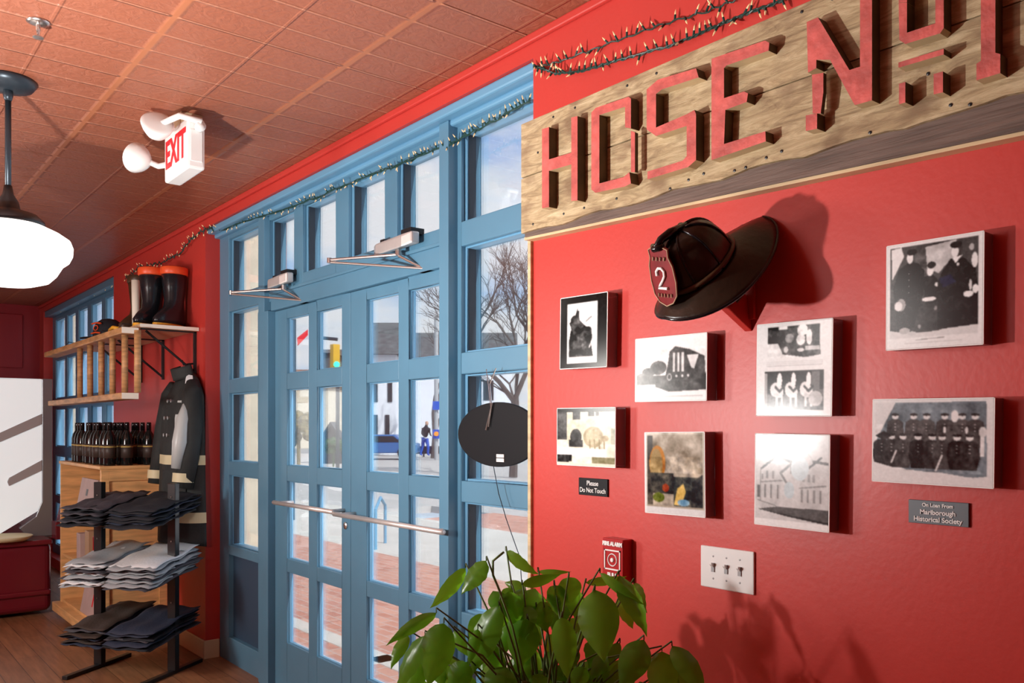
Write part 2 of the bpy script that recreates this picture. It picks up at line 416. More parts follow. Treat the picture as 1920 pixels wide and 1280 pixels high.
# posts and transom bar standing proud of the frame
pp = M().box(-4.705, -4.570, WD-.03, WD+.09, 0, 2.10).box(-4.705, -4.62, WD-.03, WD+.09, 2.10, 2.66).box(-2.850, -2.785, WD-.045, WD+.10, 0, 2.66)
pp.box(-4.57, -2.85, WD-.012, WD+.10, 2.10, 2.19)
pp.box(-4.57, -2.85, WD-.024, WD+.05, 2.185, 2.20)
pp.build('post', 'blue_paint', wroot, bevel=.003)
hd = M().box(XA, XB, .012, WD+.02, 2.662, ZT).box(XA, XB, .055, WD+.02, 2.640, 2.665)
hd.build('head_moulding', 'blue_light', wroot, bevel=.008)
glassL = opsL[:4]; glassR = opsR; gT = [(*c, *RT) for c in tr_cols]
st = M()
for a, b_, c, d in glassL+glassR+gT:
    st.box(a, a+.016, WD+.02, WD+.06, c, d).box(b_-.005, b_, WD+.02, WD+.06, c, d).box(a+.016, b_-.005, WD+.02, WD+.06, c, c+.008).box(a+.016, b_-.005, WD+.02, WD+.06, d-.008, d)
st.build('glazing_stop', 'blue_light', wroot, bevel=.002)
gk = M()
for a, b_, c, d in glassL+glassR+gT:
    gk.box(a+.016, a+.020, WD+.026, WD+.06, c+.008, d-.008)
gk.build('gasket', 'gasket', wroot)
for a, b_, c, d in glassL+glassR+gT:
    M().box(a+.002, b_-.002, WD+.050, WD+.056, c+.002, d-.002).build('pane', 'window_glass', wroot)
a, b_, c, d = opsL[4]
M().box(a, b_, WD+.03, WD+.06, c, d).build('kick_panel', 'blue_dark', wroot)

# doors
def door(n, x0, x1, cols, bar, closer, label_side):
    y0 = WD+.012; y1 = y0+.036
    root = thing('door_%d' % n, ((x0+x1)/2, y0, 0), None, None); root['kind'] = 'structure'
    rows = [(.275, .662), (.735, 1.157), (1.243, 1.657), (1.745, 2.045)]
    ops = [(*c, *r) for c in cols for r in rows]
    f = M(); frame_grid(f, x0, x1, .012, 2.098, ops, y0, y1)
    f.build('door_leaf', 'blue_paint', root, bevel=.003)
    stops(ops, y0+.014, y1-.002, .005).build('glazing_stop', 'blue_light', root, bevel=.002)
    for a, b_, c, d in ops:
        M().box(a+.006, b_-.006, y0+.026, y0+.031, c+.006, d-.006).build('pane', 'window_glass', root)
    M().box(x0+.004, x1-.004, y0+.001, y0+.020, 0.0, .012).build('sweep', 'gasket', root)
    # push bar
    bx0, bx1, z = bar
    m = M(); m.tube([(bx0, .015, z), (bx1, .015, z)], .0115, 12)
    for x in (bx0+.05, bx1-.05): m.tube([(x, .015, z), (x, y0+.002, z)], .009, 8)
    m.build('push_bar', 'satin_metal', root, smooth=True)
    # closer
    cx0, cx1 = closer
    m = M()
    zc = 2.235
    prof = [(.0, 0), (.0, .06), (.018, .082), (.06, .078), (.085, .06), (.085, 0)]
    yb = WD-.026
    c_ = m
    c_.prism([(cx0, yb, zc-.02), (cx0, yb-.035, zc-.032), (cx0+.05, yb-.055, zc-.034), (cx1-.05, yb-.06, zc-.034), (cx1, yb-.04, zc-.02), (cx1, yb, zc-.02)], (0, 0, .052))
    cl = m.build('door_closer', 'satin_metal', root, bevel=.008)
    M().box(cx0+.015, cx0+.05, yb-.012, yb+.03, zc+.02, zc+.045).box(cx1-.10, cx1-.02, yb-.03, yb+.035, zc+.025, zc+.05).build('bracket', 'black_metal', cl)
    arm = M(); px = cx0+.20
    arm.tube([(px, yb-.03, zc-.03), (px, yb-.03, zc-.055)], .014, 10)
    ex, ey = cx0-.10, yb-.20
    for dz in (0, .016):
        arm.tube([(px, yb-.03, zc-.05), (ex, ey, zc-.048)], .0065, 8)
    arm.tube([(ex, ey, zc-.04), (ex, ey, zc-.062)], .011, 10)
    arm.tube([(ex, ey, zc-.058), (px+.13, y0-.012, zc-.122)], .0055, 8)
    arm.tube([(px, yb-.03, zc-.055), (px+.11, y0-.016, zc-.118)], .006, 8)
    arm.box(px+.09, px+.17, y0-.022, y0+.001, zc-.135, zc-.108)
    arm.build('closer_arm', 'steel', cl, smooth=False)
    return root
door(1, -4.568, -3.692, [(-4.412, -4.142), (-4.050, -3.777)], (-4.385, -3.70, 1.048), (-4.50, -4.24), '')
door(2, -3.688, -2.852, [(-3.535, -3.250), (-3.170, -2.886)], (-3.69, -2.775, 1.040), (-3.34, -3.02), '')
for d_ in bpy.data.objects:
    pass
d2 = bpy.data.objects['door_2']
M().lathe([(.0, 0), (.018, 0), (.018, .006), (.010, .010), (0, .010)], (-3.735, WD+.012, .975), 16, Matrix.Rotation(math.pi/2, 4, 'X')).build('lock_cylinder', 'steel', bpy.data.objects['door_1'])
struct('trim_4', M().box(-4.60, -2.80, -.01, .20, .0, .012), 'steel')

# far window
w2 = thing('window_2', ((XC+XD)/2, WD, 0), None, None); w2['kind'] = 'structure'
cols = [(-10.25, -9.80), (-9.70, -9.33), (-9.20, -8.84), (-8.70, -8.31), (-8.18, -7.76)]
rws = [(2.262, 2.60), (1.76, 2.17), (1.25, 1.65), (.73, 1.15), (.20, .65)]
ops = [(*c, *r) for c in cols for r in rws]
f = M(); frame_grid(f, XC, XD, .10, 2.66, ops, WD, WD+.035); f.build('window_frame', 'blue_paint', w2, bevel=.004)
M().box(XC, XD, .012, WD+.02, 2.64, ZT).build('head_moulding', 'blue_paint', w2, bevel=.006)
stops(ops, WD+.012, WD+.05, .010).build('glazing_stop', 'blue_light', w2)
for a, b_, c, d in ops:
    M().box(a+.002, b_-.002, WD+.030, WD+.036, c+.002, d-.002).build('pane', 'window_glass', w2)

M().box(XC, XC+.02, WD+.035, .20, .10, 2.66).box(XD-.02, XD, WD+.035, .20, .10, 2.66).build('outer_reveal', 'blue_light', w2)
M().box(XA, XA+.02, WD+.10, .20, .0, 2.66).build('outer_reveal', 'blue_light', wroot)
# ------------------------------------------------------------------ ceiling fixtures
PX, PYY = -3.766, -1.32
t = thing('pendant_lamp', (PX, PYY, CE), 'black stemmed pendant lamp with lit white schoolhouse glass shade, hanging from the copper ceiling', 'lamp')
M().lathe([(0, 0), (.098, 0), (.098, -.012), (.085, -.030), (.03, -.042), (.0, -.042)], (PX, PYY, CE), 40).build('canopy', 'dark_metal', t, smooth=True)
M().tube([(PX, PYY, CE-.03), (PX, PYY, 2.30)], .011, 12).lathe([(0, .05), (.016, .045), (.018, .02), (.012, 0), (0, 0)], (PX, PYY, CE-.08), 16).build('stem', 'dark_metal', t, smooth=True)
M().lathe([(0, .12), (.014, .12), (.020, .085), (.036, .06), (.042, .03), (.10, .012), (.125, -.012), (.128, -.03), (.12, -.035), (0, -.02)], (PX, PYY, 2.255), 40).build('fitter', 'black_metal', t, smooth=True)
sh = M().lathe([(.105, 0), (.130, -.012), (.180, -.035), (.214, -.058), (.224, -.085), (.222, -.112), (.210, -.138), (.188, -.156), (.180, -.170), (.166, -.195), (.14, -.222), (.09, -.238), (.04, -.245), (0, -.246)], (PX, PYY, 2.235), 48)
sh.build('lamp_shade', 'lamp_glass', t, smooth=True)

SX, SY = -3.16, -1.324
t = thing('fire_sprinkler', (SX, SY, CE), 'small chrome fire sprinkler head set in the copper ceiling', 'sprinkler')
M().lathe([(0, 0), (.034, 0), (.036, -.004), (.024, -.008), (.012, -.012), (0, -.012)], (SX, SY, CE), 24).build('escutcheon', 'steel', t, smooth=True)
M().tube([(SX, SY, CE-.008), (SX, SY, CE-.03)], .007, 8).tube([(SX, SY, CE-.018), (SX-.014, SY, CE-.03), (SX, SY, CE-.052)], .003, 6).tube([(SX, SY, CE-.018), (SX+.014, SY, CE-.03), (SX, SY, CE-.052)], .003, 6).build('frame', 'steel', t)
M().lathe([(0, 0), (.017, 0), (.017, -.002), (0, -.003)], (SX, SY, CE-.052), 14).build('deflector', 'steel', t)

# exit sign with two lamp heads
ex0, ex1, ey0, ey1, ez0, ez1 = -3.885, -3.58, -.705, -.632, 2.52, 2.73
t = thing('exit_sign', ((ex0+ex1)/2, (ey0+ey1)/2, CE), 'white exit sign with red letters and two emergency lamp heads under the ceiling', 'exit sign')
M().box(-3.80, -3.672, -.70, -.61, ez1, CE).build('canopy', 'tan', t, bevel=.004)
M().box(ex0, ex1, ey0, ey1, ez0, ez1).build('housing', 'white_plastic', t, bevel=.010)
M().box(ex1-.004, ex1+.003, ey0+.012, ey1-.012, ez0+.03, ez1-.05).build('end_cover', 'white_plastic', t, bevel=.002)
text('lettering', 'EXIT', .165, ((ex0+ex1)/2, ey0-.0015, (ez0+ez1)/2), 'red_ink', t, ext=.001, sx=.78, bold=.004)
def head(px, rot, name='lamp_head'):
    m = M()
    mt = rot.to_4x4()
    m.lathe([(0, -.075), (.020, -.073), (.040, -.055), (.056, -.028), (.066, 0), (.062, .006), (.050, .010), (0, .014)], px, 28, mt)
    return m.build(name, 'white_plastic', t, smooth=True)
d1 = Vector((-.15, -.75, .50)); d2_ = Vector((-.2, -.8, -.15))
p1 = Vector((-3.66, -.80, 2.70)); p2 = Vector((-3.97, -.80, 2.635))
def aim(d): return d.normalized().to_track_quat('Z', 'Y').to_matrix()
head(p1, aim(Vector((.75, -.15, .45)))); head(p2, aim(Vector((-.80, -.35, .35))))
M().tube([(ex1, -.66, 2.70), (ex1+.03, -.66, 2.71), (ex1+.01, -.74, 2.72), p1+Vector((-.01, .01, 0))], .013, 10).tube([(ex1+.0, -.66, 2.69), (ex1+.035, -.66, 2.69)], .02, 12).build('lamp_arm', 'white_plastic', t, smooth=True)
M().tube([(ex0+.01, -.70, 2.60), (ex0-.03, -.72, 2.60), p2+Vector((.03, .02, -.01))], .013, 10).build('lamp_arm', 'white_plastic', t, smooth=True)

# ------------------------------------------------------------------ HOSE No 1 sign
sg = thing('wooden_sign', (-1.45, 0, 2.05), 'long weathered wooden plank sign with raised red letters HOSE No 1', 'sign')
YF = -.050; YL = -.084
xl = PY(977, 300, YF).x; xr = -.34
back = M().prism([(xl+.004, -.038, 2.088), (xr, -.038, 2.022), (xr, -.038, 2.30), (xl+.004, -.038, 2.30)], (0, .036, 0))
back.build('dark_plank', 'dark_plank', sg, bevel=.002)
rnd = random.Random(4)
pts = [(xl, YF, 2.466), (xl, YF, 2.100)]
n = 46
for i in range(1, n+1):
    f_ = i/n; pts.append((xl+(xr-xl)*f_, YF, 2.100+.004*f_+rnd.uniform(-.003, .003)+.004*math.sin(i*.9)))
pts += [(xr, YF, 2.462)]
zm = 2.285
lower = [p for p in pts[1:-1]]
# two boards with a joint between them
M().prism(lower+[(xr, YF, zm-.001), (xl, YF, zm+.004-.006)], (0, .046, 0)).build('board', 'weathered_wood', sg, bevel=.0015)
M().prism([(xl, YF, zm+.002), (xr, YF, zm+.001), (xr, YF, 2.462), (xl, YF, 2.466)], (0, .046, 0)).build('board', 'weathered_wood', sg, bevel=.0015)
M().prism([(xl-.002, -.034, 2.050+.03), (xr, -.034, 2.014), (xr, -.034, 2.030), (xl-.002, -.034, 2.090)], (0, .034, 0)).build('lit_edge_strip', 'pale_wood', sg)  # pale strip stands in for the lit underside of the backing
def A(x, y): return PY(980+x/4, 160+y/4, YL)
def B5(x, y): return PY(960+x/2, y/2, YL)
def Cc(x, y): return PY(1440+x/4, y/4, YL)
def glyph(polys, fn, name='letter', depth=None, m='letter_red'):
    g = M()
    for p in polys: g.prism([fn(*q) for q in p], (0, (depth or (YF-YL))+.001, 0))
    o = g.build(name, m, sg); o.data.materials.append(MATS['shaded_letter_side']); o.data.materials.append(MATS['pale_wood'])
    for pl in o.data.polygons:
        if abs(pl.normal.y) < .5: pl.material_index = 1 if pl.normal.z > -.5 else 2  # shadow on letter sides and light on undersides put into their colours
    return o
glyph([[(145, 328), (197, 312), (197, 555), (365, 505), (365, 242), (411, 230), (411, 862), (365, 866), (365, 592), (197, 640), (197, 912), (145, 922)]], A, 'letter_h')
glyph([[(515, 205), (548, 168), (795, 85), (812, 100), (812, 322), (768, 315), (768, 160), (575, 222), (575, 735), (755, 688), (800, 650), (812, 735), (765, 758), (545, 805), (515, 780)]], A, 'letter_o')
glyph([[(812, 340), (842, 352), (842, 650), (812, 650)]], A, 'letter_stroke', depth=.012)
glyph([[(505, 335), (548, 298), (690, 256), (700, 290), (562, 335), (540, 352), (540, 478), (655, 428), (684, 412), (690, 428), (690, 600), (660, 626), (508, 672), (508, 643), (640, 602), (655, 585), (655, 472), (540, 510), (505, 485)]], B5, 'letter_s')
glyph([[(748, 220), (948, 152), (965, 160), (962, 190), (805, 245), (795, 255), (795, 368), (870, 343), (885, 350), (880, 382), (800, 412), (795, 540), (950, 492), (952, 530), (748, 600)]], B5, 'letter_e')
glyph([[(290, 165), (375, 130), (610, 525), (690, 500), (690, -175), (780, -205), (780, 752), (650, 788), (465, 448), (362, 448), (362, 510), (300, 545)]], Cc, 'letter_n')
glyph([[(330, 560), (415, 545), (415, 690), (395, 850), (335, 850)]], Cc, 'letter_stroke', depth=.012)
glyph([[(283, 865), (368, 850), (368, 965), (283, 982)]], Cc, 'letter_foot')
glyph([[(980, -60), (1030, -105), (1290, -190), (1318, -175), (1318, 210), (1290, 250), (1030, 330), (985, 300), (980, 20), (1042, 20), (1042, 245), (1255, 175), (1255, -115), (1042, -45), (1042, 18), (980, 18)]], Cc, 'letter_small_o')
glyph([[(978, 468), (1318, 365), (1318, 408), (978, 508)]], Cc, 'underline')
glyph([[(982, 628), (1030, 614), (1030, 768), (982, 782)]], Cc, 'underline_foot')
glyph([[(1242, 555), (1312, 535), (1312, 692), (1242, 708)]], Cc, 'underline_foot')
glyph([[(1595, -290), (1560, -280), (1560, -400), (1705, -450), (1705, 395), (1742, 405), (1742, 548), (1563, 602), (1563, 478), (1597, 455)]], Cc, 'numeral_one')
nl_ = None
for i in range(34):
    x = xl+.05+i*(xr-xl-.1)/33+rnd.uniform(-.02, .02); z = rnd.choice([2.12, 2.11, 2.445, 2.35, 2.20, 2.125])
    if nl_ is None: nl_ = M().lathe([(0, 0), (.004, 0), (.004, .002), (0, .003)], (0, 0, 0), 8, Matrix.Rotation(math.pi/2, 4, 'X')).build('nail_head', 'black_metal', sg, origin=(0, 0, 0)); o = nl_
    else: o = nl_.copy(); COL.objects.link(o)
    o.parent = sg; o.location = Vector((x, YF+.0005, z))-sg.location

# ------------------------------------------------------------------ string lights
def wire_lights(name, path, nb, label, seed, group=None, y_off=0, amp=.006, br=.0026, tw=True):
    r = random.Random(seed); pts = []
    path = [Vector(p) for p in path]
    segn = 14
    for i in range(len(path)-1):
        for k in range(segn):
            pts.append(path[i].lerp(path[i+1], k/segn)+Vector((0, 0, r.uniform(-amp, amp))))
    pts.append(path[-1])
    root = thing(name, path[0], label, 'string lights', group)
    m = M()
    for ph in ((0, 1) if tw else (0,)):
        m.tube([p+Vector((0, .003*math.sin(i*1.3+ph*3), .003*math.cos(i*1.3+ph*3))) for i, p in enumerate(pts)], .0024, 5)
    socks = []; total = len(pts)-1
    proto = None
    for i in range(nb):
        f_ = (i+.5)/nb*total; k = int(f_); p = pts[k].lerp(pts[min(k+1, total)], f_-k)
        d = Vector((r.uniform(-.6, .6), r.uniform(-.7, .05), r.choice([-1, 1, 1])*r.uniform(.4, 1))).normalized()
        m.tube([p, p+d*.016], .0032, 6)
        mt = d.to_track_quat('Z', 'Y').to_matrix().to_4x4()
        if proto is None:
            proto = M().lathe([(0, 0), (br, .001), (br, .008), (br*.5, .014), (0, .018)], (0, 0, 0), 8).build('bulb', 'bulb', root, smooth=True, origin=(0, 0, 0)); o = proto
        else:
            o = proto.copy(); COL.objects.link(o)
        o.parent = root; o.location = p+d*.014-root.location; o.rotation_euler = mt.to_euler()
    m.build('wire', 'green_wire', root)
    return root
wire_lights('string_lights', [PY(994, 188, .045), PY(850, 268, .05), PY(705, 325, .05), PY(560, 383, .05), PY(412, 432, .045)], 92,
            'green wire of tiny warm bulbs strung along the blue head above the doors', 3)
wire_lights('string_lights', [PY(412, 432, .03), PY(385, 428, -.012), PY(362, 445, -.03), PY(342, 470, -.03), PY(305, 492, -.04), PY(262, 500, -.05), PY(240, 520, -.02), PY(232, 522, .03)], 46,
            'tangled string of tiny bulbs drooping on the red wall above the rubber boots', 5, amp=.012)
wire_lights('string_lights', [PY(230, 524, .04), PY(190, 545, .05), PY(150, 562, .05), PY(106, 585, .05)], 34,
            'string of tiny bulbs along the top of the far blue window', 6)
wire_lights('string_lights', [PY(1000, 128, -.01), PY(1060, 112, -.012), PY(1140, 82, -.012), PY(1230, 50, -.012), PY(1330, 20, -.012), PY(1400, -8, -.012)], 26,
            'upper strand of tiny bulbs running up the red wall above the wooden sign', 7, amp=.002, tw=False)
wire_lights('string_lights', [PY(1000, 122, -.014), PY(1040, 138, -.014), PY(1090, 134, -.014), PY(1160, 113, -.014), PY(1260, 85, -.014), PY(1330, 55, -.014), PY(1400, 25, -.014), PY(1490, -8, -.014)], 42,
            'thicker lower strand of tiny bulbs just above the top edge of the wooden sign', 8, amp=.002)

# ------------------------------------------------------------------ photographs
def vnoise(w_, h_, s, seed):
    r = np.random.RandomState(seed); tot = np.zeros((h_, w_)); amp = 1; ns = 0
    for k in range(4):
        gw, gh = max(2, int(w_/s)+2), max(2, int(h_/s)+2); g = r.rand(gh, gw)
        ys = np.linspace(0, gh-1.001, h_); xs = np.linspace(0, gw-1.001, w_)
        y0 = ys.astype(int); x0 = xs.astype(int); fy = (ys-y0)[:, None]; fx = (xs-x0)[None]
        a = g[y0][:, x0]; b_ = g[y0][:, x0+1]; c = g[y0+1][:, x0]; d = g[y0+1][:, x0+1]
        tot += amp*(a*(1-fx)*(1-fy)+b_*fx*(1-fy)+c*(1-fx)*fy+d*fx*fy); ns += amp; amp *= .6; s = max(1.5, s/2)
    return tot/ns
class Pic:
    def __init__(s, w_, h_, bgc):
        w_, h_ = int(w_*1.6), int(h_*1.6); s.w, s.h = w_, h_; s.a = np.zeros((h_, w_, 3)); s.a[:] = s.c(bgc)
        s.X, s.Y = np.meshgrid((np.arange(w_)+.5)/w_, (np.arange(h_)+.5)/h_)
    def c(s, v): return np.array(v if isinstance(v, (tuple, list)) else (v, v, v), float)
    def put(s, m, v): s.a[m] = s.c(v); return s
    def rect(s, x0, y0, x1, y1, v): return s.put((s.X >= x0) & (s.X < x1) & (s.Y >= y0) & (s.Y < y1), v)
    def ell(s, x, y, rx, ry, v): return s.put(((s.X-x)/rx)**2+((s.Y-y)/ry)**2 < 1, v)
    def poly(s, P, v):
        ins = np.zeros(s.X.shape, bool); j = len(P)-1
        for i in range(len(P)):
            xi, yi = P[i]; xj, yj = P[j]
            if yi != yj:
                ins ^= ((yi > s.Y) != (yj > s.Y)) & (s.X < (xj-xi)*(s.Y-yi)/(yj-yi)+xi)
            j = i
        return s.put(ins, v)
    def line(s, x0, y0, x1, y1, t_, v):
        dx, dy = x1-x0, y1-y0; L2 = dx*dx+dy*dy+1e-9
        q = np.clip(((s.X-x0)*dx+(s.Y-y0)*dy)/L2, 0, 1)
        return s.put((s.X-x0-q*dx)**2+(s.Y-y0-q*dy)**2 < t_*t_, v)
    def noise(s, x0, y0, x1, y1, amp, sc, seed, tint=(1, 1, 1)):
        n = (vnoise(s.w, s.h, sc*1.6, seed)-.5)*2*amp*1.5
        m = ((s.X >= x0) & (s.X < x1) & (s.Y >= y0) & (s.Y < y1))[..., None]
        s.a = np.clip(s.a+n[..., None]*np.array(tint)*m, 0, 1); return s
    def man(s, x, y, h, dk=.05, lt=.75, sit=False):
        w_ = h*.17
        s.poly([(x-w_, y-h*.72), (x-w_*.5, y-h*.80), (x+w_*.5, y-h*.80), (x+w_, y-h*.72), (x+w_*1.15, y-h*.35), (x+w_*.8, y), (x-w_*.8, y), (x-w_*1.15, y-h*.35)], dk)
        s.ell(x, y-h*.88, w_*.42, h*.075, lt); s.ell(x, y-h*.945, w_*.50, h*.04, dk*.6)
        for k in range(3): s.rect(x-.006, y-h*(.68-.1*k), x+.006, y-h*(.66-.1*k), lt)
def picA():
    p = Pic(60, 84, .035); p.rect(.16, .10, .80, .93, .86)
    p.poly([(.38, .16), (.42, .33), (.52, .40), (.60, .45), (.70, .55), (.68, .70), (.72, .84), (.20, .84), (.20, .60), (.24, .45), (.20, .36), (.30, .32)], .10)
    p.ell(.33, .33, .10, .07, .08); p.ell(.60, .50, .09, .07, .12); p.rect(.38, .20, .42, .33, .12)
    p.rect(.20, .84, .78, .90, .72); p.noise(.17, .30, .74, .84, .30, 6, 2); p.line(.56, .36, .68, .30, .012, .4); p.line(.70, .62, .64, .72, .012, .8)
    return p
def picB():
    p = Pic(90, 70, .82); p.rect(.0, .86, 1, 1, .80)
    p.poly([(.48, .42), (.50, .24), (.58, .16), (.78, .22), (.98, .34), (1, .82), (.44, .80), (.44, .62)], .16)
    for x in (.55, .61, .67): p.rect(x, .26, x+.028, .55, .68)
    p.poly([(.74, .30), (.90, .30), (.84, .52), (.80, .50)], .75)
    p.ell(.20, .54, .10, .07, .14); p.ell(.34, .48, .12, .11, .18); p.ell(.10, .60, .08, .05, .22); p.rect(.02, .60, 1, .74, .14)
    p.poly([(.3, .70), (1, .68), (1, .84), (.5, .86), (.3, .78)], .10); p.ell(.50, .63, .035, .06, .5); p.ell(.50, .63, .02, .035, .12)
    for x in (.60, .68, .76): p.ell(x, .62, .015, .02, .7)
    p.noise(.04, .2, 1, .86, .16, 7, 4); p.line(.05, .93, .95, .93, .006, .6)
    return p
def picC():
    p = Pic(84, 76, (.78, .76, .68)); p.rect(0, 0, 1, .07, .03); p.rect(0, .07, .18, .55, .16); p.rect(.18, .08, 1, .62, (.72, .70, .60))
    p.rect(.28, .07, .42, .20, .10); p.rect(.55, .07, .66, .14, .10); p.rect(.68, .07, .74, .14, .15)
    p.ell(.64, .50, .17, .18, (.55, .50, .38)); p.ell(.64, .50, .12, .13, (.62, .57, .44)); p.rect(.93, .35, 1, .62, (.5, .5, .42))
    p.ell(.34, .50, .10, .14, .12); p.rect(.22, .55, .46, .68, .10)
    for x in (.58, .66, .74, .82): p.line(x, .55, x+.01, .74, .012, (.45, .40, .28))
    p.ell(.84, .52, .06, .05, (.5, .44, .32)); p.rect(0, .70, .86, .84, .86)
    p.rect(0, .82, .22, .95, .10); p.rect(.22, .82, .27, .93, .05); p.rect(.62, .84, 1, .95, (.36, .34, .22)); p.rect(.30, .84, .60, .97, (.85, .82, .74))
    p.noise(.0, .1, 1, .95, .14, 6, 9); return p
def picD():
    p = Pic(72, 86, (.62, .60, .54)); p.rect(.04, .02, .97, .92, (.50, .46, .40))
    p.noise(.04, 0, .97, .5, .28, 14, 3); p.rect(.04, .04, .14, .9, (.12, .11, .10))
    p.ell(.22, .38, .14, .22, (.55, .32, .08)); p.ell(.20, .40, .11, .20, (.45, .36, .20)); p.rect(.1, .50, .5, .75, (.12, .12, .11))
    p.rect(.5, .54, .97, .90, (.14, .15, .14)); p.poly([(.80, .60), (.97, .50), (.97, .90), (.78, .90)], (.05, .06, .07))
    p.poly([(.56, .68), (.66, .62), (.70, .72), (.62, .88), (.50, .88)], (.72, .58, .28)); p.ell(.36, .68, .06, .05, (.45, .14, .05)); p.ell(.24, .80, .10, .06, (.22, .26, .05))
    p.ell(.66, .85, .10, .04, (.35, .50, .60)); p.noise(.04, .3, .97, .9, .20, 6, 8, (1, .9, .7)); p.rect(0, .92, 1, 1, .72)
    p.rect(0, 0, .03, 1, .8); return p
def picE():
    p = Pic(84, 98, .80)
    p.rect(.15, .04, .84, .22, .09); p.poly([(.28, .20), (.84, .20), (.86, .36), (.66, .38), (.36, .34)], .14); p.rect(.30, .02, .42, .07, .8)
    p.ell(.62, .09, .07, .06, .82); p.ell(.60, .19, .06, .06, .80); p.ell(.71, .17, .04, .08, .84); p.ell(.45, .17, .06, .05, .4); p.ell(.40, .29, .03, .035, .6); p.ell(.60, .30, .05, .02, .8)
    p.rect(.66, .26, .84, .31, .65); p.noise(.15, .04, .85, .37, .22, 6, 1)
    for k in range(3): p.line(.14, .42+.02*k, .88, .42+.02*k, .005, .66)
    p.rect(.11, .52, .90, .94, .07); p.rect(.11, .54, .15, .94, .5); p.poly([(.15, .78), (.90, .72), (.90, .94), (.15, .94)], .26); p.rect(.75, .53, .85, .75, .28)
    for x, s_ in ((.32, 1), (.51, .9), (.71, .9)):
        p.ell(x-.05*s_, .72, .08*s_, .08, .80); p.ell(x, .62, .035*s_, .08, .88); p.ell(x, .745, .055, .065, .80); p.rect(x-.05, .75, x-.022, .86+.05*s_, .76); p.rect(x+.020, .75, x+.048, .86+.05*s_, .76)
        p.line(x-.055, .69, x, .74, .014, .12); p.line(x, .74, x+.055, .69, .014, .12)
    p.ell(.80, .82, .09, .08, .6); p.noise(.11, .76, .90, .94, .22, 7, 5); return p
def picF():
    p = Pic(80, 100, .66); p.rect(0, .93, 1, 1, .80)
    g = .18
    for ox, s_ in ((0, 1), (.56, .92)):
        def q(x, y): return (ox+x*s_, .10+y*s_)
        p.poly([q(.08, .38), q(.08, .72), q(.36, .76), q(.36, .30), q(.24, .18)], .62)
    p.line(.09, .38, .53, .09, .012, g); p.line(.30, .24, .50, .29, .014, g); p.line(.53, .09, .60, .05, .010, .45); p.line(.60, .05, .68, .14, .010, .45)
    p.ell(.56, .09, .05, .035, .72); p.line(.68, .14, .80, .28, .008, .60)
    p.line(.64, .42, .90, .24, .012, g); p.line(.80, .28, .98, .30, .014, .25)
    p.line(.08, .38, .08, .74, .007, .45); p.line(.50, .29, .50, .42, .008, .42); p.line(.50, .32, .36, .42, .014, .30); p.line(.36, .42, .45, .53, .014, .35)
    p.line(.08, .53, .38, .50, .008, .40); p.line(.62, .57, .96, .53, .008, .40)
    for x in (.16, .24): p.rect(x, .40, x+.03, .49, .42)
    for x in (.66, .73, .79): p.rect(x, .42, x+.028, .50, .46)
    for x in (.13, .22, .31): p.rect(x, .55, x+.025, .70, .36); p.rect(x+.03, .55, x+.04, .70, .58)
    for x in (.64, .72, .80, .88): p.rect(x, .58, x+.025, .72, .40)
    p.rect(.035, .56, .07, .70, .28); p.rect(.09, .44, .12, .50, .42)
    p.line(.04, .73, .30, .78, .006, .4); p.poly([(.04, .83), (.30, .79), (1, .78), (1, .93), (.5, .89)], .22); p.poly([(.04, .83), (.5, .87), (1, .91), (1, .935), (.5, .89)], .10)
    p.ell(.48, .60, .07, .09, (.60, .66, .68)); p.ell(.62, .36, .12, .13, (.64, .70, .72)); p.noise(0, 0, 1, .93, .05, 5, 6); return p
def picG():
    p = Pic(100, 112, .78); p.rect(.04, .03, .955, .86, .17); p.rect(.04, .55, .955, .86, .10)
    p.poly([(.05, .04), (.16, .03), (.19, .12), (.13, .22), (.06, .34)], .78); p.poly([(.42, .06), (.74, .03), (.72, .20), (.62, .26), (.56, .32), (.44, .26)], .62); p.noise(.3, .03, .8, .3, .15, 9, 3)
    p.poly([(.04, .82), (.25, .86), (.55, .85), (.955, .76), (.955, .90), (.04, .90)], .70)
    # standing man left, boy, tall man, man right
    p.poly([(.14, .24), (.24, .18), (.34, .20), (.41, .28), (.40, .50), (.34, .62), (.30, .80), (.12, .84), (.10, .60), (.07, .42)], .035)
    p.ell(.255, .14, .035, .055, .80); p.ell(.275, .09, .055, .03, .05); p.ell(.16, .58, .05, .06, .5); p.ell(.13, .59, .045, .045, .80)
    p.poly([(.40, .34), (.50, .32), (.56, .40), (.55, .58), (.42, .60)], .04); p.ell(.47, .29, .034, .045, .82); p.ell(.485, .235, .045, .032, .05)
    p.ell(.46, .55, .075, .022, .85); p.ell(.54, .42, .02, .02, .75)
    p.poly([(.60, .30), (.68, .20), (.82, .21), (.93, .32), (.955, .50), (.955, .82), (.55, .84), (.55, .40)], .035)
    p.poly([(.56, .37), (.68, .34), (.74, .42), (.60, .46)], (.03, .04, .12)); p.ell(.725, .14, .036, .055, .78); p.ell(.735, .08, .06, .032, .06); p.poly([(.70, .20), (.80, .18), (.73, .25)], .8)
    p.ell(.755, .26, .015, .015, .7); p.ell(.92, .24, .03, .07, .78); p.ell(.89, .12, .025, .03, .55); p.ell(.86, .54, .05, .028, .82); p.ell(.93, .50, .03, .04, .82); p.ell(.88, .46, .015, .05, .7)
    for k in range(4): p.ell(.245, .29+.06*k, .008, .007, .45)
    p.ell(.20, .83, .06, .03, .55); p.ell(.36, .80, .015, .02, .45); p.ell(.53, .64, .015, .02, .4); p.ell(.28, .86, .05, .02, .65)
    p.noise(.04, .25, .955, .83, .06, 5, 5); p.line(.32, .925, .62, .915, .004, .45); p.line(.2, .955, .8, .95, .003, .62); return p
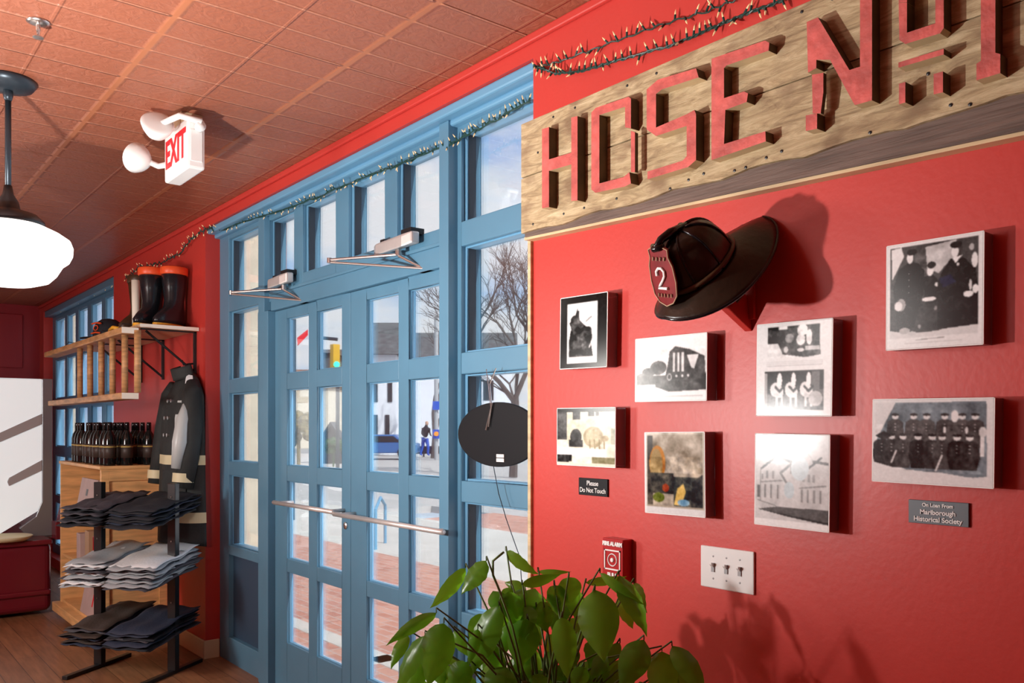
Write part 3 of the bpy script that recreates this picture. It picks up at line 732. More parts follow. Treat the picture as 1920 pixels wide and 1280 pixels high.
def picH():
    p = Pic(120, 84, .76); p.poly([(.03, .50), (.20, .04), (.945, .03), (.955, .88), (.85, .90), (.5, .86), (.30, .84), (.02, .72)], (.33, .38, .41))
    p.noise(.02, .04, .95, .86, .20, 12, 2, (.9, 1, 1.05)); p.poly([(.02, .04), (.19, .04), (.10, .30), (.03, .40)], .72)
    for i, x in enumerate((.20, .36, .47, .62, .71, .76, .86)): p.man(x, .56, .40, .16+.03*(i % 3), .74)
    for i, x in enumerate((.08, .17, .27, .40, .52, .60, .72, .82)): p.man(x, .82, .42, .06+.05*(i % 3), .74)
    p.poly([(.02, .44), (.10, .38), (.17, .44), (.10, .50)], .06); p.ell(.70, .20, .03, .07, .78); p.rect(.90, .42, .93, .66, .78); p.ell(.92, .38, .03, .06, .7)
    for x in (.62, .795): p.ell(x, .36, .012, .04, .74)
    p.noise(.02, .3, .95, .86, .10, 5, 7); p.line(.17, .76, .21, .62, .008, .7); p.line(.55, .84, .60, .66, .008, .7)
    p.poly([(.0, .76), (.3, .86), (.6, .86), (.93, .92), (.93, 1), (0, 1)], .76); return p
m = bpy.data.materials.new('photo_print'); m.use_nodes = True; t_ = m.node_tree; b_ = t_.nodes['Principled BSDF']
at_ = t_.nodes.new('ShaderNodeAttribute'); at_.attribute_name = 'Col'; t_.links.new(at_.outputs['Color'], b_.inputs['Base Color']); b_.inputs['Roughness'].default_value = .16; b_.inputs['Specular IOR Level'].default_value = .28
MATS['photo_print'] = m
def photo(pic, corners, label, thick=.045):
    q = [PY(u, v, -thick) for u, v in corners]       # tl tr bl br
    c = sum(q, Vector())/4; w_ = ((q[1]-q[0]).length+(q[3]-q[2]).length)/2; h_ = ((q[2]-q[0]).length+(q[3]-q[1]).length)/2
    ex = ((q[1]-q[0])+(q[3]-q[2])); ang = math.atan2(ex.z, ex.x)*.9
    ax = Vector((math.cos(ang), 0, math.sin(ang))); az = Vector((-math.sin(ang), 0, math.cos(ang)))
    root = thing('photograph', (c.x, 0, c.z-h_/2), label, 'photograph', 'mounted photographs on the red wall')
    nx, nz = pic.w, pic.h
    pic.a = np.clip(pic.a+(vnoise(nx, nz, 2.2, int(abs(c.x)*100))[..., None]-.5)*.13, 0, 1)
    for _ in range(2):
        q_ = np.pad(pic.a, ((1, 1), (1, 1), (0, 0)), 'edge'); pic.a = (q_[:-2, 1:-1]+q_[2:, 1:-1]+q_[1:-1, :-2]+q_[1:-1, 2:]+2*q_[1:-1, 1:-1])/6
    X, Z = np.meshgrid(np.linspace(-.5, .5, nx), np.linspace(.5, -.5, nz))
    ww, hh = w_-.003, h_-.003
    co = np.zeros((nx*nz, 3)); co[:, 0] = (X*ww*ax.x+Z*hh*az.x).ravel(); co[:, 2] = (X*ww*ax.z+Z*hh*az.z).ravel()
    me = bpy.data.meshes.new('print')
    idx = np.arange(nx*nz).reshape(nz, nx)
    f = np.stack([idx[:-1, :-1], idx[1:, :-1], idx[1:, 1:], idx[:-1, 1:]], -1).reshape(-1, 4)
    me.from_pydata(co.tolist(), [], f.tolist()); me.update()
    at = me.color_attributes.new('Col', 'FLOAT_COLOR', 'POINT'); cc = np.ones((nx*nz, 4), np.float32); cc[:, :3] = (np.clip(pic.a*1.16, 0, 1)**1.75).reshape(-1, 3)
    at.data.foreach_set('color', cc.ravel()); me.materials.append(MATS['photo_print'])
    o = bpy.data.objects.new('print', me); COL.objects.link(o); o.parent = root; o.location = Vector((c.x, -thick-.0008, c.z))-root.location
    mt = Matrix.Translation((c.x, 0, c.z)) @ Matrix.Rotation(-ang, 4, 'Y')
    M().box(-w_/2, w_/2, -thick, -.0005, -h_/2, h_/2, mt).build('acrylic_block', 'acrylic', root, bevel=.0015)
    e = M()
    for s in (-1, 1):
        e.box(s*w_/2-.0012, s*w_/2+.0012, -thick-.0005, -thick+.002, -h_/2, h_/2, mt); e.box(-w_/2, w_/2, -thick-.0005, -thick+.002, s*h_/2-.0012, s*h_/2+.0012, mt)
    e.build('edge', 'white_paper', root)
photo(picA(), [(1050.6, 559.5), (1138, 547.5), (1051, 692), (1139, 687)], 'small portrait photo of a dark figure with a wide black mat, highest beside the window')
photo(picB(), [(1190, 635), (1324, 625), (1193, 754), (1326, 749)], 'landscape photo of a dark building skeleton in snow, under the fire helmet')
photo(picC(), [(1044, 765), (1152, 764), (1045.5, 871), (1155.5, 876)], 'sepia photo of a horse carriage, directly above the small black plate')
photo(picD(), [(1207, 810), (1319, 810.5), (1212, 961), (1324, 969)], 'brownish colour picture with an arch and yellow figure, above the fire alarm')
photo(picE(), [(1419, 609.7), (1559, 596.6), (1419.7, 778.7), (1561.6, 780)], 'tall white sheet with two photos, the lower of three white horses')
photo(picF(), [(1414.8, 813), (1555, 814.8), (1417, 981), (1555, 998.5)], 'pale grey drawing of a gabled building, under the three white horses')
photo(picG(), [(1661, 462), (1843, 434), (1664, 657), (1845, 644)], 'large portrait of firemen with a boy in dark uniforms, the highest photo on the right')
photo(picH(), [(1634.8, 749), (1861.6, 745.8), (1638, 901), (1865.8, 915.7)], 'wide group photo of many men in rows, above the grey name plate')

# plates
t = thing('name_plate', PY(1110, 925, 0), 'small black plate with white words Please Do Not Touch, under the sepia photo', 'plate')
x0, x1, z0, z1 = -1.985, -1.857, 1.237, 1.291
M().box(x0, x1, -.006, 0, z0, z1).build('plate', 'black_plate', t, bevel=.001)
text('lettering', 'Please', .021, ((x0+x1)/2, -.007, z1-.016), 'white_paper', t, bold=.0002)
text('lettering', 'Do Not Touch', .021, ((x0+x1)/2, -.007, z0+.016), 'white_paper', t, bold=.0002, sx=.9)
t = thing('name_plate', PY(1758, 980, 0), 'grey plate reading On Loan From Marlborough Historical Society, under the group photo', 'plate')
x0, x1, z0, z1 = -.925, -.797, 1.240, 1.291
M().box(x0, x1, -.006, 0, z0, z1).build('plate', 'grey_plate', t, bevel=.001)
for k, (s_, sz) in enumerate((('On Loan From', .011), ('Marlborough', .0145), ('Historical Society', .0145))):
    text('lettering', s_, sz, ((x0+x1)/2, -.007, z1-.010-.0155*k), 'white_paper', t, bold=.0003)

# fire alarm box
t = thing('fire_alarm_box', (-1.79, 0, 1.02), 'red fire alarm box with white lettering beside the plant leaves', 'fire alarm')
x0, x1, z0, z1 = -1.842, -1.758, .995, 1.118
M().box(x0, x1, -.042, 0, z0, z1).build('housing', 'alarm_red', t, bevel=.003)
text('lettering', 'FIRE ALARM', .016, ((x0+x1)/2, -.0435, z1-.016), 'white_paper', t, bold=.0012, sx=.95)
text('lettering', 'PULL', .018, ((x0+x1)/2, -.0435, z0+.014), 'white_paper', t, bold=.001)
f = M(); xc = (x0+x1)/2; zc = 1.055
for a, b_, c, d in ((-.033, .033, .026, .030), (-.033, .033, -.030, -.026), (-.033, -.029, -.03, .03), (.029, .033, -.03, .03)): f.box(xc+a, xc+b_, -.0445, -.042, zc+c, zc+d)
f.build('border', 'white_paper', t)
pts = [(xc+.018*math.cos(k/16*2*math.pi), -.043, zc+.018*math.sin(k/16*2*math.pi)) for k in range(17)]
M().tube(pts, .0018, 6).lathe([(0, 0), (.007, 0), (.006, .003), (0, .004)], (xc, -.043, zc), 12, Matrix.Rotation(math.pi/2, 4, 'X')).build('emblem', 'white_paper', t)

# switch plate
t = thing('light_switch_plate', (-1.414, 0, 1.015), 'white three gang light switch plate low on the red wall', 'light switch')
x0, x1, z0, z1 = -1.500, -1.328, 1.017, 1.129
M().box(x0, x1, -.007, 0, z0, z1).build('cover_plate', 'switch_white', t, bevel=.003)
for k in range(3):
    x = x0+.043+k*.043; z = (z0+z1)/2
    M().box(x-.005, x+.005, -.010, -.006, z-.012, z+.012).build('switch_slot', 'switch_grey', t)
    M().prism([(x-.0035, -.008, z-.002), (x-.0035, -.008, z+.010), (x-.0035, -.020, z+.014), (x-.0035, -.020, z+.009)], (.007, 0, 0)).build('toggle', 'switch_white', t)
    for s in (-1, 1): M().lathe([(0, 0), (.003, 0), (.0025, .001), (0, .0015)], (x, -.007, z+s*.030), 8, Matrix.Rotation(math.pi/2, 4, 'X')).build('screw', 'switch_grey', t)

# ------------------------------------------------------------------ oval sign in the sidelight
t = thing('oval_hanging_sign', (-2.49, .055, 1.30), 'black oval hanging sign seen from behind, in the near window beside the doors', 'sign')
oc = Vector((-2.487, .058, 1.424))
m = M(); n = 48
m.prism([(oc.x+.243*math.cos(2*math.pi*k/n), oc.y-.006, oc.z+.119*math.sin(2*math.pi*k/n)) for k in range(n)], (0, .012, 0))
m.build('board', 'black_plate', t, bevel=.002)
m = M()
for a, b_ in ((.012, .024), (-.004, .009)): m.box(-2.482, -2.438, oc.y-.0085, oc.y-.006, 1.328+a, 1.328+b_)
m.build('sticker', 'white_paper', t)
M().tube([PY(930, 690, .06), PY(918, 720, .05), PY(922, 760, .045), PY(916, 800, .045)], .0022, 6).tube([PY(912, 692, .06), PY(921, 770, .045)], .0014, 6).tube([PY(923, 755, .045), PY(911, 806, .045)], .003, 6).build('hanging_chain', 'steel', t)
M().tube([PY(925, 872, .055), PY(935, 925, .055), PY(950, 975, .055), PY(975, 1045, .055), PY(985, 1200, .055)], .0016, 6).build('pull_cord', 'dark_metal', t)

# ------------------------------------------------------------------ fire helmet on its bracket
Fv = Vector((.10, -.72, -.62))           # helmet front
RRw = RR; CCv = -VV
def cv(a, b_, c): return RRw*a+Vector((0, 0, 1))*b_+CCv*c
Fv = cv(-.64, -.70, .20).normalized(); Uv = cv(-.60, .62, .48); Uv = (Uv-Fv*Uv.dot(Fv)).normalized(); Sv = Uv.cross(Fv)
HO = PD(1312, 500, 2.13)
def HM(x, y, z): return HO+Fv*x+Sv*y+Uv*z
t = thing('fire_helmet', HO, 'old dark leather fire helmet with red number 2 shield, mounted on the red wall', 'helmet')
def brim(u, v):
    th = 2*math.pi*u; cx_, sy_ = math.cos(th), math.sin(th)
    r0 = (.098, .080); back = .5*(1-cx_)
    ext = .058+.078*back**1.6
    x = cx_*(r0[0]+ext*v); y = sy_*(r0[1]+(.052+.016*back)*v)
    z = -.004-.022*v*abs(sy_)-.034*(v**1.3)*back-.004*v-.018*(1-back)*v
    return HM(x, y, z)
bo = M().grid(brim, 56, 8).build('brim', 'leather', t, smooth=True, solid=.005)
rim = [brim(k/56, 1) for k in range(57)]
M().tube(rim, .0042, 8, cap=False).build('rim', 'black_gloss', t, smooth=True)
def crown(u, v):
    th = 2*math.pi*u; ph = v*math.pi/2
    rib = 1+.030*abs(math.cos(4*th))*math.sin(ph*2)
    rr = math.cos(ph)**.75*rib if v < 1 else 0
    return HM(.100*rr*math.cos(th), .082*rr*math.sin(th), .118*math.sin(ph)**.95-.004)
M().grid(crown, 64, 14).build('crown', 'leather', t, smooth=True)
rb = M()
for k in range(8):
    th = 2*math.pi*k/8; rb.tube([crown(k/8, j/12)+Uv*.002 for j in range(12)], .0035, 6)
rb.build('crown_rib', 'black_gloss', t, smooth=True)
band = [crown(k/48, .06)+(crown(k/48, .06)-HM(0, 0, 0)).normalized()*.003 for k in range(49)]
M().tube(band, .006, 8, cap=False).build('strap', 'leather_brown', t, smooth=True)
# finial and comb holding the shield
M().tube([HM(-.03, 0, .110), HM(.02, 0, .126), HM(.05, 0, .132), HM(.076, 0, .126)], [.007, .012, .010, .008], 10).tube([HM(.066, -.02, .124), HM(.080, 0, .128), HM(.066, .02, .124)], .008, 8).build('finial', 'black_gloss', t, smooth=True)
def shp(a, b_, off=0):       # a across, b up along the leaning shield
    return HM(.132-.062*b_/.13+off-.10*a*a/.05*.6, a, -.002+b_)
W_ = [(.0, -.004), (.026, .004), (.042, .020), (.047, .050), (.044, .085), (.034, .105), (.036, .122), (.020, .128), (.0, .120)]
sp_ = W_+[(-a, b_) for a, b_ in W_[::-1][1:-1]]
m = M(); k = len(sp_)
fr_ = [shp(a, b_) for a, b_ in sp_]; bk = [shp(a, b_, -.004) for a, b_ in sp_]
m.add(fr_+bk+[shp(0, .06), shp(0, .06, -.004)], [[i, (i+1) % k, 2*k] for i in range(k)]+[[k+(i+1) % k, k+i, 2*k+1] for i in range(k)]+[[i, i+k, (i+1) % k+k, (i+1) % k] for i in range(k)])
shd = m.build('front_shield', 'shield_red', t)
M().tube([p+Fv*.001 for p in fr_]+[fr_[0]+Fv*.001], .0016, 6).build('piping', 'tan', shd)
def stroke(pl, r_, nm, mt_='white_paper'):
    return M().tube([shp(a, b_, .003) for a, b_ in pl], r_, 8).build(nm, mt_, shd)
stroke([(-.016, .066), (-.015, .076), (-.006, .083), (.006, .083), (.014, .076), (.013, .066), (.004, .056), (-.008, .046), (-.016, .038), (.017, .038)], .0036, 'numeral_two')
lt_ = M()
for a in (-.022, -.008, .006, .020): lt_.tube([shp(a, .100, .003), shp(a+.003, .108, .003)], .002, 5)
for a in (-.024, -.012, 0, .012, .024): lt_.tube([shp(a, .018, .003), shp(a+.002, .026, .003)], .0018, 5)
lt_.build('lettering', 'tan', shd)
# chin strap and rivet
st0 = HM(-.03, .075, -.02)
M().prism([PD(1372, 505, 2.15), PD(1398, 515, 2.15), PD(1400, 545, 2.15), PD(1381, 568, 2.15), PD(1374, 545, 2.15)], (.0, .004, 0)).build('ear_flap', 'leather_brown', t)
M().lathe([(0, 0), (.007, .001), (.006, .006), (0, .008)], brim(.62, .55), 12, aim(Uv).to_4x4()).build('rivet', 'steel', t)
# bracket
t = thing('helmet_bracket', PY(1395, 620, 0), 'red wooden wedge bracket holding the fire helmet off the wall', 'bracket')
w0 = PY(1397, 622, -.001)
M().prism([w0, PY(1392, 560, -.001), PY(1345, 520, -.15), PY(1318, 548, -.15)], (.022, 0, 0)).build('wedge', 'red_paint', t, bevel=.002)
M().box(w0.x-.012, w0.x+.012+.022, -.012, 0, w0.z+.03, w0.z+.22).build('back_plate', 'red_paint', t, bevel=.002)

# ------------------------------------------------------------------ shelf, ladder and things on it
ZS = 2.085
shx0, shx1 = -7.55, -5.50
t = thing('wall_shelf', ((shx0+shx1)/2, 0, ZS), 'wooden wall shelf on black triangular brackets between the two windows', 'shelf')
M().box(shx0, shx1, -.36, -.004, ZS-.022, ZS).build('board', 'wood_shelf', t, bevel=.003)
M().box(shx1, shx1+.004, -.36, -.004, ZS-.022, ZS).build('edge_band', 'end_grain', t)
for x in (-5.56, -6.22, -6.75):
    m = M(); m.box(x-.012, x+.012, -.016, -.001, ZS-.30, ZS-.022); m.box(x-.012, x+.012, -.34, -.004, ZS-.030, ZS-.022)
    m.tube([(x, -.012, ZS-.28), (x, -.31, ZS-.035)], .008, 8); m.build('bracket', 'black_metal', t)
lx0, lx1 = -7.75, -5.47; ly = -.43
t = thing('wooden_ladder', ((lx0+lx1)/2, ly, 1.65), 'old wooden ladder hung sideways along the front of the wall shelf', 'ladder')
for z in (2.035, 1.640):
    r_ = M().box(lx0 if z > 2 else lx0+.15, lx1, ly-.045, ly+.055, z-.020, z+.020).build('side_rail', 'wood_ladder', t, bevel=.006)
    M().box(lx1, lx1+.003, ly-.043, ly+.053, z-.018, z+.018).build('rail_end', 'end_grain', r_)
for u in (150, 169, 190, 211, 234, 258):
    x = PY(u, 700, ly).x
    M().tube([(x, ly, 1.655), (x, ly, 2.02)], .019, 10).build('rung', 'wood_ladder', t, smooth=True)
m = M()
for x in (-7.2, -6.2, -5.7): m.tube([(x, ly, 2.055), (x, ly+.02, 2.10), (x, -.30, 2.09)], .003, 5)
m.build('hanging_wire', 'black_metal', t)

def boot(cx_, cy_, z0, label, h=.36, rz=0, body='rubber', top='orange_rubber', sole='yellow_rubber', s=1.0):
    root = thing('rubber_boot', (0, 0, 0), label, 'boot', 'rubber boots on the wall shelf')
    m = M(); secs = [(0, .150, .052, -.050), (.03, .155, .056, -.050), (.07, .125, .055, -.030), (.11, .085, .055, -.005), (.16, .070, .058, .0), (.24, .078, .068, .0), (h, .092, .080, .0)]
    n = 20; k0 = 0
    for z, a, b_, ox in secs:
        for j in range(n):
            th = 2*math.pi*j/n; m.v.append(Vector(((a*math.cos(th)+ox*1)*s, b_*math.sin(th)*s, z+.02)))
    for i in range(len(secs)-1):
        for j in range(n): m.f.append([i*n+j, i*n+(j+1) % n, (i+1)*n+(j+1) % n, (i+1)*n+j])
    m.f.append(list(range(n))[::-1])
    m.build('shaft', body, root, smooth=True, solid=.004)
    M().lathe([(.093*s, 0), (.097*s, .004), (.098*s, .045), (.092*s, .050), (.088*s, .046), (.088*s, 0)], (0, 0, h-.015), 24, sy=.88).build('top_band', top, root, smooth=True)
    m = M(); m.prism([((a*math.cos(th)-.05)*s, .058*math.sin(th)*s, 0) for th, a in [(2*math.pi*j/20, .158) for j in range(20)]], (0, 0, .022)).build('sole', sole, root, bevel=.003)
    root.location = (cx_, cy_, z0); root.rotation_euler = (0, 0, rz); return root
boot(-5.80, -.20, ZS, 'black rubber boot with orange top band, the nearer of the pair on the shelf', rz=2.35, s=1.0)
boot(-5.68, -.10, ZS, 'black rubber boot with orange band behind the nearer boot, against the wall', rz=2.2, s=.95)
boot(-6.16, -.17, ZS, 'brown weathered boot shaft standing left of the black rubber boots', rz=2.2, body='leather_brown', top='leather_brown', sole='yellow_rubber')
bc = PY(250, 560, -.22)
t = thing('wooden_stick', (bc.x+.12, -.24, ZS), 'pale upright wooden stick between the brown boot and black boot', 'stick')
M().tube([(bc.x+.17, -.25, ZS), (bc.x+.17, -.25, ZS+.34)], [.022, .028], 10).build('stick', 'end_grain', t, smooth=True)
t = thing('work_glove', (-6.05, -.30, ZS), 'yellow and white work glove lying at the shelf edge by the boots', 'glove')
gb = M().grid(lambda u, v: (-6.16+.20*u, -.35+.09*v, ZS+.012+.035*math.sin(math.pi*v)*math.sin(math.pi*min(1, u*1.2+.08))+.004*math.sin(9*u)), 14, 8)
gb.build('palm', 'white_cloth', t, smooth=True, solid=.008)
for k in range(4): M().tube([(-6.15, -.345+.026*k, ZS+.018), (-6.22, -.35+.026*k, ZS+.026-.004*k), (-6.27+.01*k, -.352+.026*k, ZS+.014)], [.013, .012, .009], 8).build('finger', 'yellow_rubber', t, smooth=True)
M().tube([(-6.06, -.34, ZS+.02), (-6.10, -.365, ZS+.03), (-6.15, -.375, ZS+.016)], [.013, .012, .009], 8).build('thumb', 'yellow_rubber', t, smooth=True)
# helmet on the shelf
hc = Vector((-6.72, -.24, ZS+.012))
t = thing('baseball_cap', hc, 'black cap with red emblem sitting on the left part of the shelf', 'cap')
M().lathe([(.115, 0), (.118, .03), (.112, .075), (.090, .115), (.055, .138), (0, .148)], hc, 28, sx=1, sy=.9).build('crown', 'black_cloth', t, smooth=True)
M().grid(lambda u, v: hc+Vector(((.10+.09*v)*math.cos(-1.25+(u-.5)*1.7), (.09+.10*v)*math.sin(-1.25+(u-.5)*1.7), .008-.012*v)), 14, 4).build('visor', 'black_cloth', t, smooth=True, solid=.004)
em = M(); dr = Vector((.45, -.89, 0)).normalized(); sd = Vector((.89, .45, 0))
def ec(a, z): return hc+dr*(.113-.25*max(0, z-.06)**1.2-.9*a*a)+sd*a+Vector((0, 0, z))
for z, ww in ((.105, .045), (.035, .045)): em.tube([ec(-ww, z-.006), ec(0, z), ec(ww, z-.006)], .006, 6)
em.tube([ec(.022*math.cos(k/10*2*math.pi), .068+.018*math.sin(k/10*2*math.pi)) for k in range(11)], .0035, 6)
em.build('emblem', 'orange_rubber', t)

# ------------------------------------------------------------------ coat on the wall
t = thing('firefighter_coat', (-5.58, -.05, 1.83), 'dark firefighter coat with pale reflective bands hanging on the wall by the doors', 'coat')
def coat_body(u, v):
    a = math.pi*(u*1.0)           # half ellipse facing the room
    zz = 1.79-1.08*v
    wd = .10+.155*min(1, v/.14)**.7+.05*v
    dp = .04+.10*min(1, v/.2)**.8+.04*v+.012*math.sin(u*22+v*3)*v
    cx_ = -5.60
    return (cx_-wd*math.cos(a), -.012-dp*math.sin(a), zz+(.02*math.sin(u*math.pi) if v < .05 else 0)+.012*math.sin(u*9)*(v > .95))
M().grid(coat_body, 40, 30).build('body', 'coat_cloth', t, smooth=True, solid=.006)
def sleeve(x, y, dx, nm='sleeve'):
    pts = [(x, y, 1.735), (x+dx*.45, y-.01, 1.66), (x+dx, y-.03, 1.46), (x+dx*1.15, y-.055, 1.26), (x+dx*1.0, y-.085, 1.08)]
    s_ = M().tube(pts, [.035, .062, .066, .062, .058], 14).build(nm, 'coat_cloth', t, smooth=True)
    M().tube([Vector(pts[4])+Vector((0, .006, .09)), Vector(pts[4])+Vector((0, .002, .035))], .064, 14, cap=False).build('cuff_band', 'reflective_yellow', s_, smooth=True)
    return s_
sl = sleeve(-5.43, -.055, .085); sleeve(-5.77, -.055, -.085)
sp0 = [(-5.375, -.105, 1.62), (-5.335, -.14, 1.50), (-5.32, -.165, 1.36), (-5.325, -.185, 1.20)]
M().tube(sp0, [.014, .040, .046, .030], 10).build('silver_panel', 'reflective_silver', sl, smooth=True)
def band_at(v0, v1, nm, u0=.0, u1=1.0, mm='reflective_yellow', off=.006):
    def fn(u, v):
        p = Vector(coat_body(u0+(u1-u0)*u, v0+(v1-v0)*v)); c_ = Vector((-5.60, 0, p.z)); return p+(p-c_).normalized()*off
    return M().grid(fn, 36, 3).build(nm, mm, t, smooth=True)
band_at(.475, .53, 'waist_band'); band_at(.80, .86, 'hem_band', mm='reflective_yellow')
band_at(.16, .46, 'front_flap', .66, .73, 'reflective_silver'); band_at(.56, .79, 'pocket', .52, .80, 'coat_cloth', .012)
M().grid(lambda u, v: (-5.60-.105*math.cos(math.pi*u), -.02-.085*math.sin(math.pi*u)-.02*v, 1.775+.075*v-.03*math.sin(math.pi*u)), 20, 4).build('collar', 'coat_cloth', t, smooth=True, solid=.012)
for v in (.16, .26, .36):
    for u in (.50, .58):
        p = Vector(coat_body(u, v)); M().lathe([(0, -.012), (.012, -.010), (.012, .004), (0, .006)], p+Vector((.0, -.010, 0)), 10, Matrix.Rotation(math.pi/2, 4, 'X')).build('clasp', 'steel', t)
band_at(.02, .06, 'shoulder_patch', .70, .85, 'white_cloth')
M().tube([(-5.58, -.001, 1.86), (-5.58, -.06, 1.85), (-5.58, -.07, 1.88)], .006, 8).build('hook', 'black_metal', t)

t.location.y -= .014
# ------------------------------------------------------------------ wooden cabinet
kx0, kx1, ky0, ky1, kz = -7.28, -6.06, -.45, -.03, 1.195
t = thing('display_cabinet', ((kx0+kx1)/2, (ky0+ky1)/2, 0), 'light wooden display bookcase on casters standing against the red wall', 'bookcase')
m = M().box(kx1-.022, kx1, ky0, ky1, .07, kz).box(kx0, kx0+.022, ky0, ky1, .07, kz).box(kx0+.022, kx1-.022, ky1-.012, ky1, .07, kz-.022)
m.build('side_panel', 'wood_light', t, bevel=.002)
M().box(kx0-.005, kx1+.005, ky0-.008, ky1, kz-.022, kz).build('top', 'wood_light', t, bevel=.003)
for z in (.12, .47, .80): M().box(kx0+.022, kx1-.022, ky0+.01, ky1-.012, z, z+.020).build('shelf', 'wood_light', t, bevel=.002)
M().box(kx0-.03, kx1+.03, ky0-.05, ky1, .055, .12).build('plinth', 'wood_light', t, bevel=.003)
m = M().box(kx1, kx1+.012, ky0, ky0+.05, .12, kz-.03).box(kx1, kx1+.012, ky1-.05, ky1, .12, kz-.03).box(kx1, kx1+.012, ky0+.05, ky1-.05, kz-.10, kz-.03).box(kx1, kx1+.012, ky0+.05, ky1-.05, .12, .20)
m.box(kx1, kx1+.012, ky0+.05, ky1-.05, .78, .86)
m.build('frame_rail', 'wood_light', t, bevel=.002)
m = M()
for x in (kx0+.1, kx0+.6, kx1-.08):
    for y in (ky0+.05, ky1-.06):
        c = M().lathe([(0, -.012), (.027, -.012), (.027, .012), (0, .012)], (x, y, .027), 14, Matrix.Rotation(math.pi/2, 4, 'Y')).build('caster', 'black_metal', t)
# things on its shelves
def card(x, z, w_, h_, label, mk='card', stripe=None, lean=.18):
    t = thing('cardboard_box', (x, ky0+.03, z), label, 'box')
    mt = Matrix.Translation((x, ky0+.012, z)) @ Matrix.Rotation(-lean, 4, 'X')
    M().box(-w_/2, w_/2, 0, .03, .0, h_, mt).build('box', mk, t, bevel=.003)
    m = M()
    if stripe == 'dot': m.box(-.03, .02, -.001, 0, h_*.55, h_*.72, mt)
    else: m.box(.03, .055, -.001, 0, h_*.25, h_*.75, mt)
    m.build('print', 'black_metal' if stripe == 'dot' else 'red_ink', t)
    return t
card(-6.62, .82, .46, .27, 'greyish pink box with a black mark on the top shelf of the bookcase', stripe='dot')
card(-6.45, .14, .50, .30, 'pinkish box with a red stripe on the bottom shelf of the bookcase')
for i, (x, h_) in enumerate(((-6.75, .20), (-6.50, .24), (-6.28, .22))):
    mm = ('card', 'tan', 'alarm_red')[i]
    o = M().box(x-.05, x+.05, ky0+.012, ky0+.12, .49, .49+h_).build('gift_bag', mm, None, bevel=.004)
    tag(o, ('pinkish carton on the middle shelf, furthest left of three', 'tan carton between two others on the middle shelf', 'dark red carton on the middle shelf next to the cabinet side')[i], 'box')

def bottle():
    root = thing('wine_bottle', (0, 0, 0), 'dark wine bottle in the crowd standing on top of the wooden bookcase', 'bottle', 'dark bottles on top of the bookcase')
    M().lathe([(0, 0), (.036, 0), (.038, .01), (.038, .175), (.030, .205), (.015, .232), (.0135, .25), (.0135, .268), (0, .268)], (0, 0, 0), 20).build('glass_body', 'bottle_glass', root, smooth=True)
    M().lathe([(.0155, .235), (.0155, .285), (.013, .29), (0, .29)], (0, 0, 0), 14).build('capsule', 'black_gloss', root, smooth=True)
    M().lathe([(.0388, .05), (.0388, .14)], (0, 0, 0), 20).build('paper_label', 'bottle_label', root, smooth=True)
    M().lathe([(.0392, .12), (.0392, .13)], (0, 0, 0), 20).build('gold_band', 'bottle_gold', root, smooth=True)
    return root
bt = bottle(); first = True; rb_ = random.Random(2)
for row in range(3):
    for k in range(9 if row < 2 else 8):
        o = bt if first else copy_tree(bt); first = False
        o.location = (-6.13-k*.117-rb_.uniform(0, .02), -.385+row*.125+rb_.uniform(-.012, .012), kz); o.rotation_euler = (0, 0, rb_.uniform(0, 6))

# ------------------------------------------------------------------ shirt rack
RO = Vector((-5.606, -.563, 0)); ex_ = Vector((.808, .588, 0)).normalized(); ey_ = Vector((-ex_.y, ex_.x, 0)); SPN = .517
RM = Matrix(((ex_.x, ey_.x, 0, RO.x), (ex_.y, ey_.y, 0, RO.y), (0, 0, 1, 0), (0, 0, 0, 1)))
t = thing('shirt_rack', RO+ex_*SPN/2, 'black metal shirt rack with two uprights and three shelves in front of the bookcase', 'rack')
for a in (0, SPN):
    M().box(a-.027, a+.027, -.02, .02, .02, 1.12, RM).build('upright', 'black_metal', t, bevel=.003)
    M().box(a-.018, a+.018, -.28, .26, .0, .022, RM).build('foot', 'black_metal', t, bevel=.003)
    m = M()
    for z in (.3, .42, .66, .78, 1.04): m.lathe([(0, 0), (.006, 0), (.005, .003), (0, .004)], RM @ Vector((a, -.021, z)), 8, Matrix.Rotation(math.pi/2, 4, 'X'))
    m.build('bolt', 'steel', t)
tiers = (.23, .575, .925)
TILT = .16
for z in tiers:
    M().box(.02, SPN-.02, -.018, .018, z-.045, z-.015, RM).build('crossbar', 'black_metal', t, bevel=.002)
    mt = RM @ Matrix.Translation((0, 0, z)) @ Matrix.Rotation(TILT, 4, 'X')
    M().box(-.015, SPN+.015, -.23, .20, -.012, 0, mt).build('shelf', 'black_metal', t, bevel=.002)
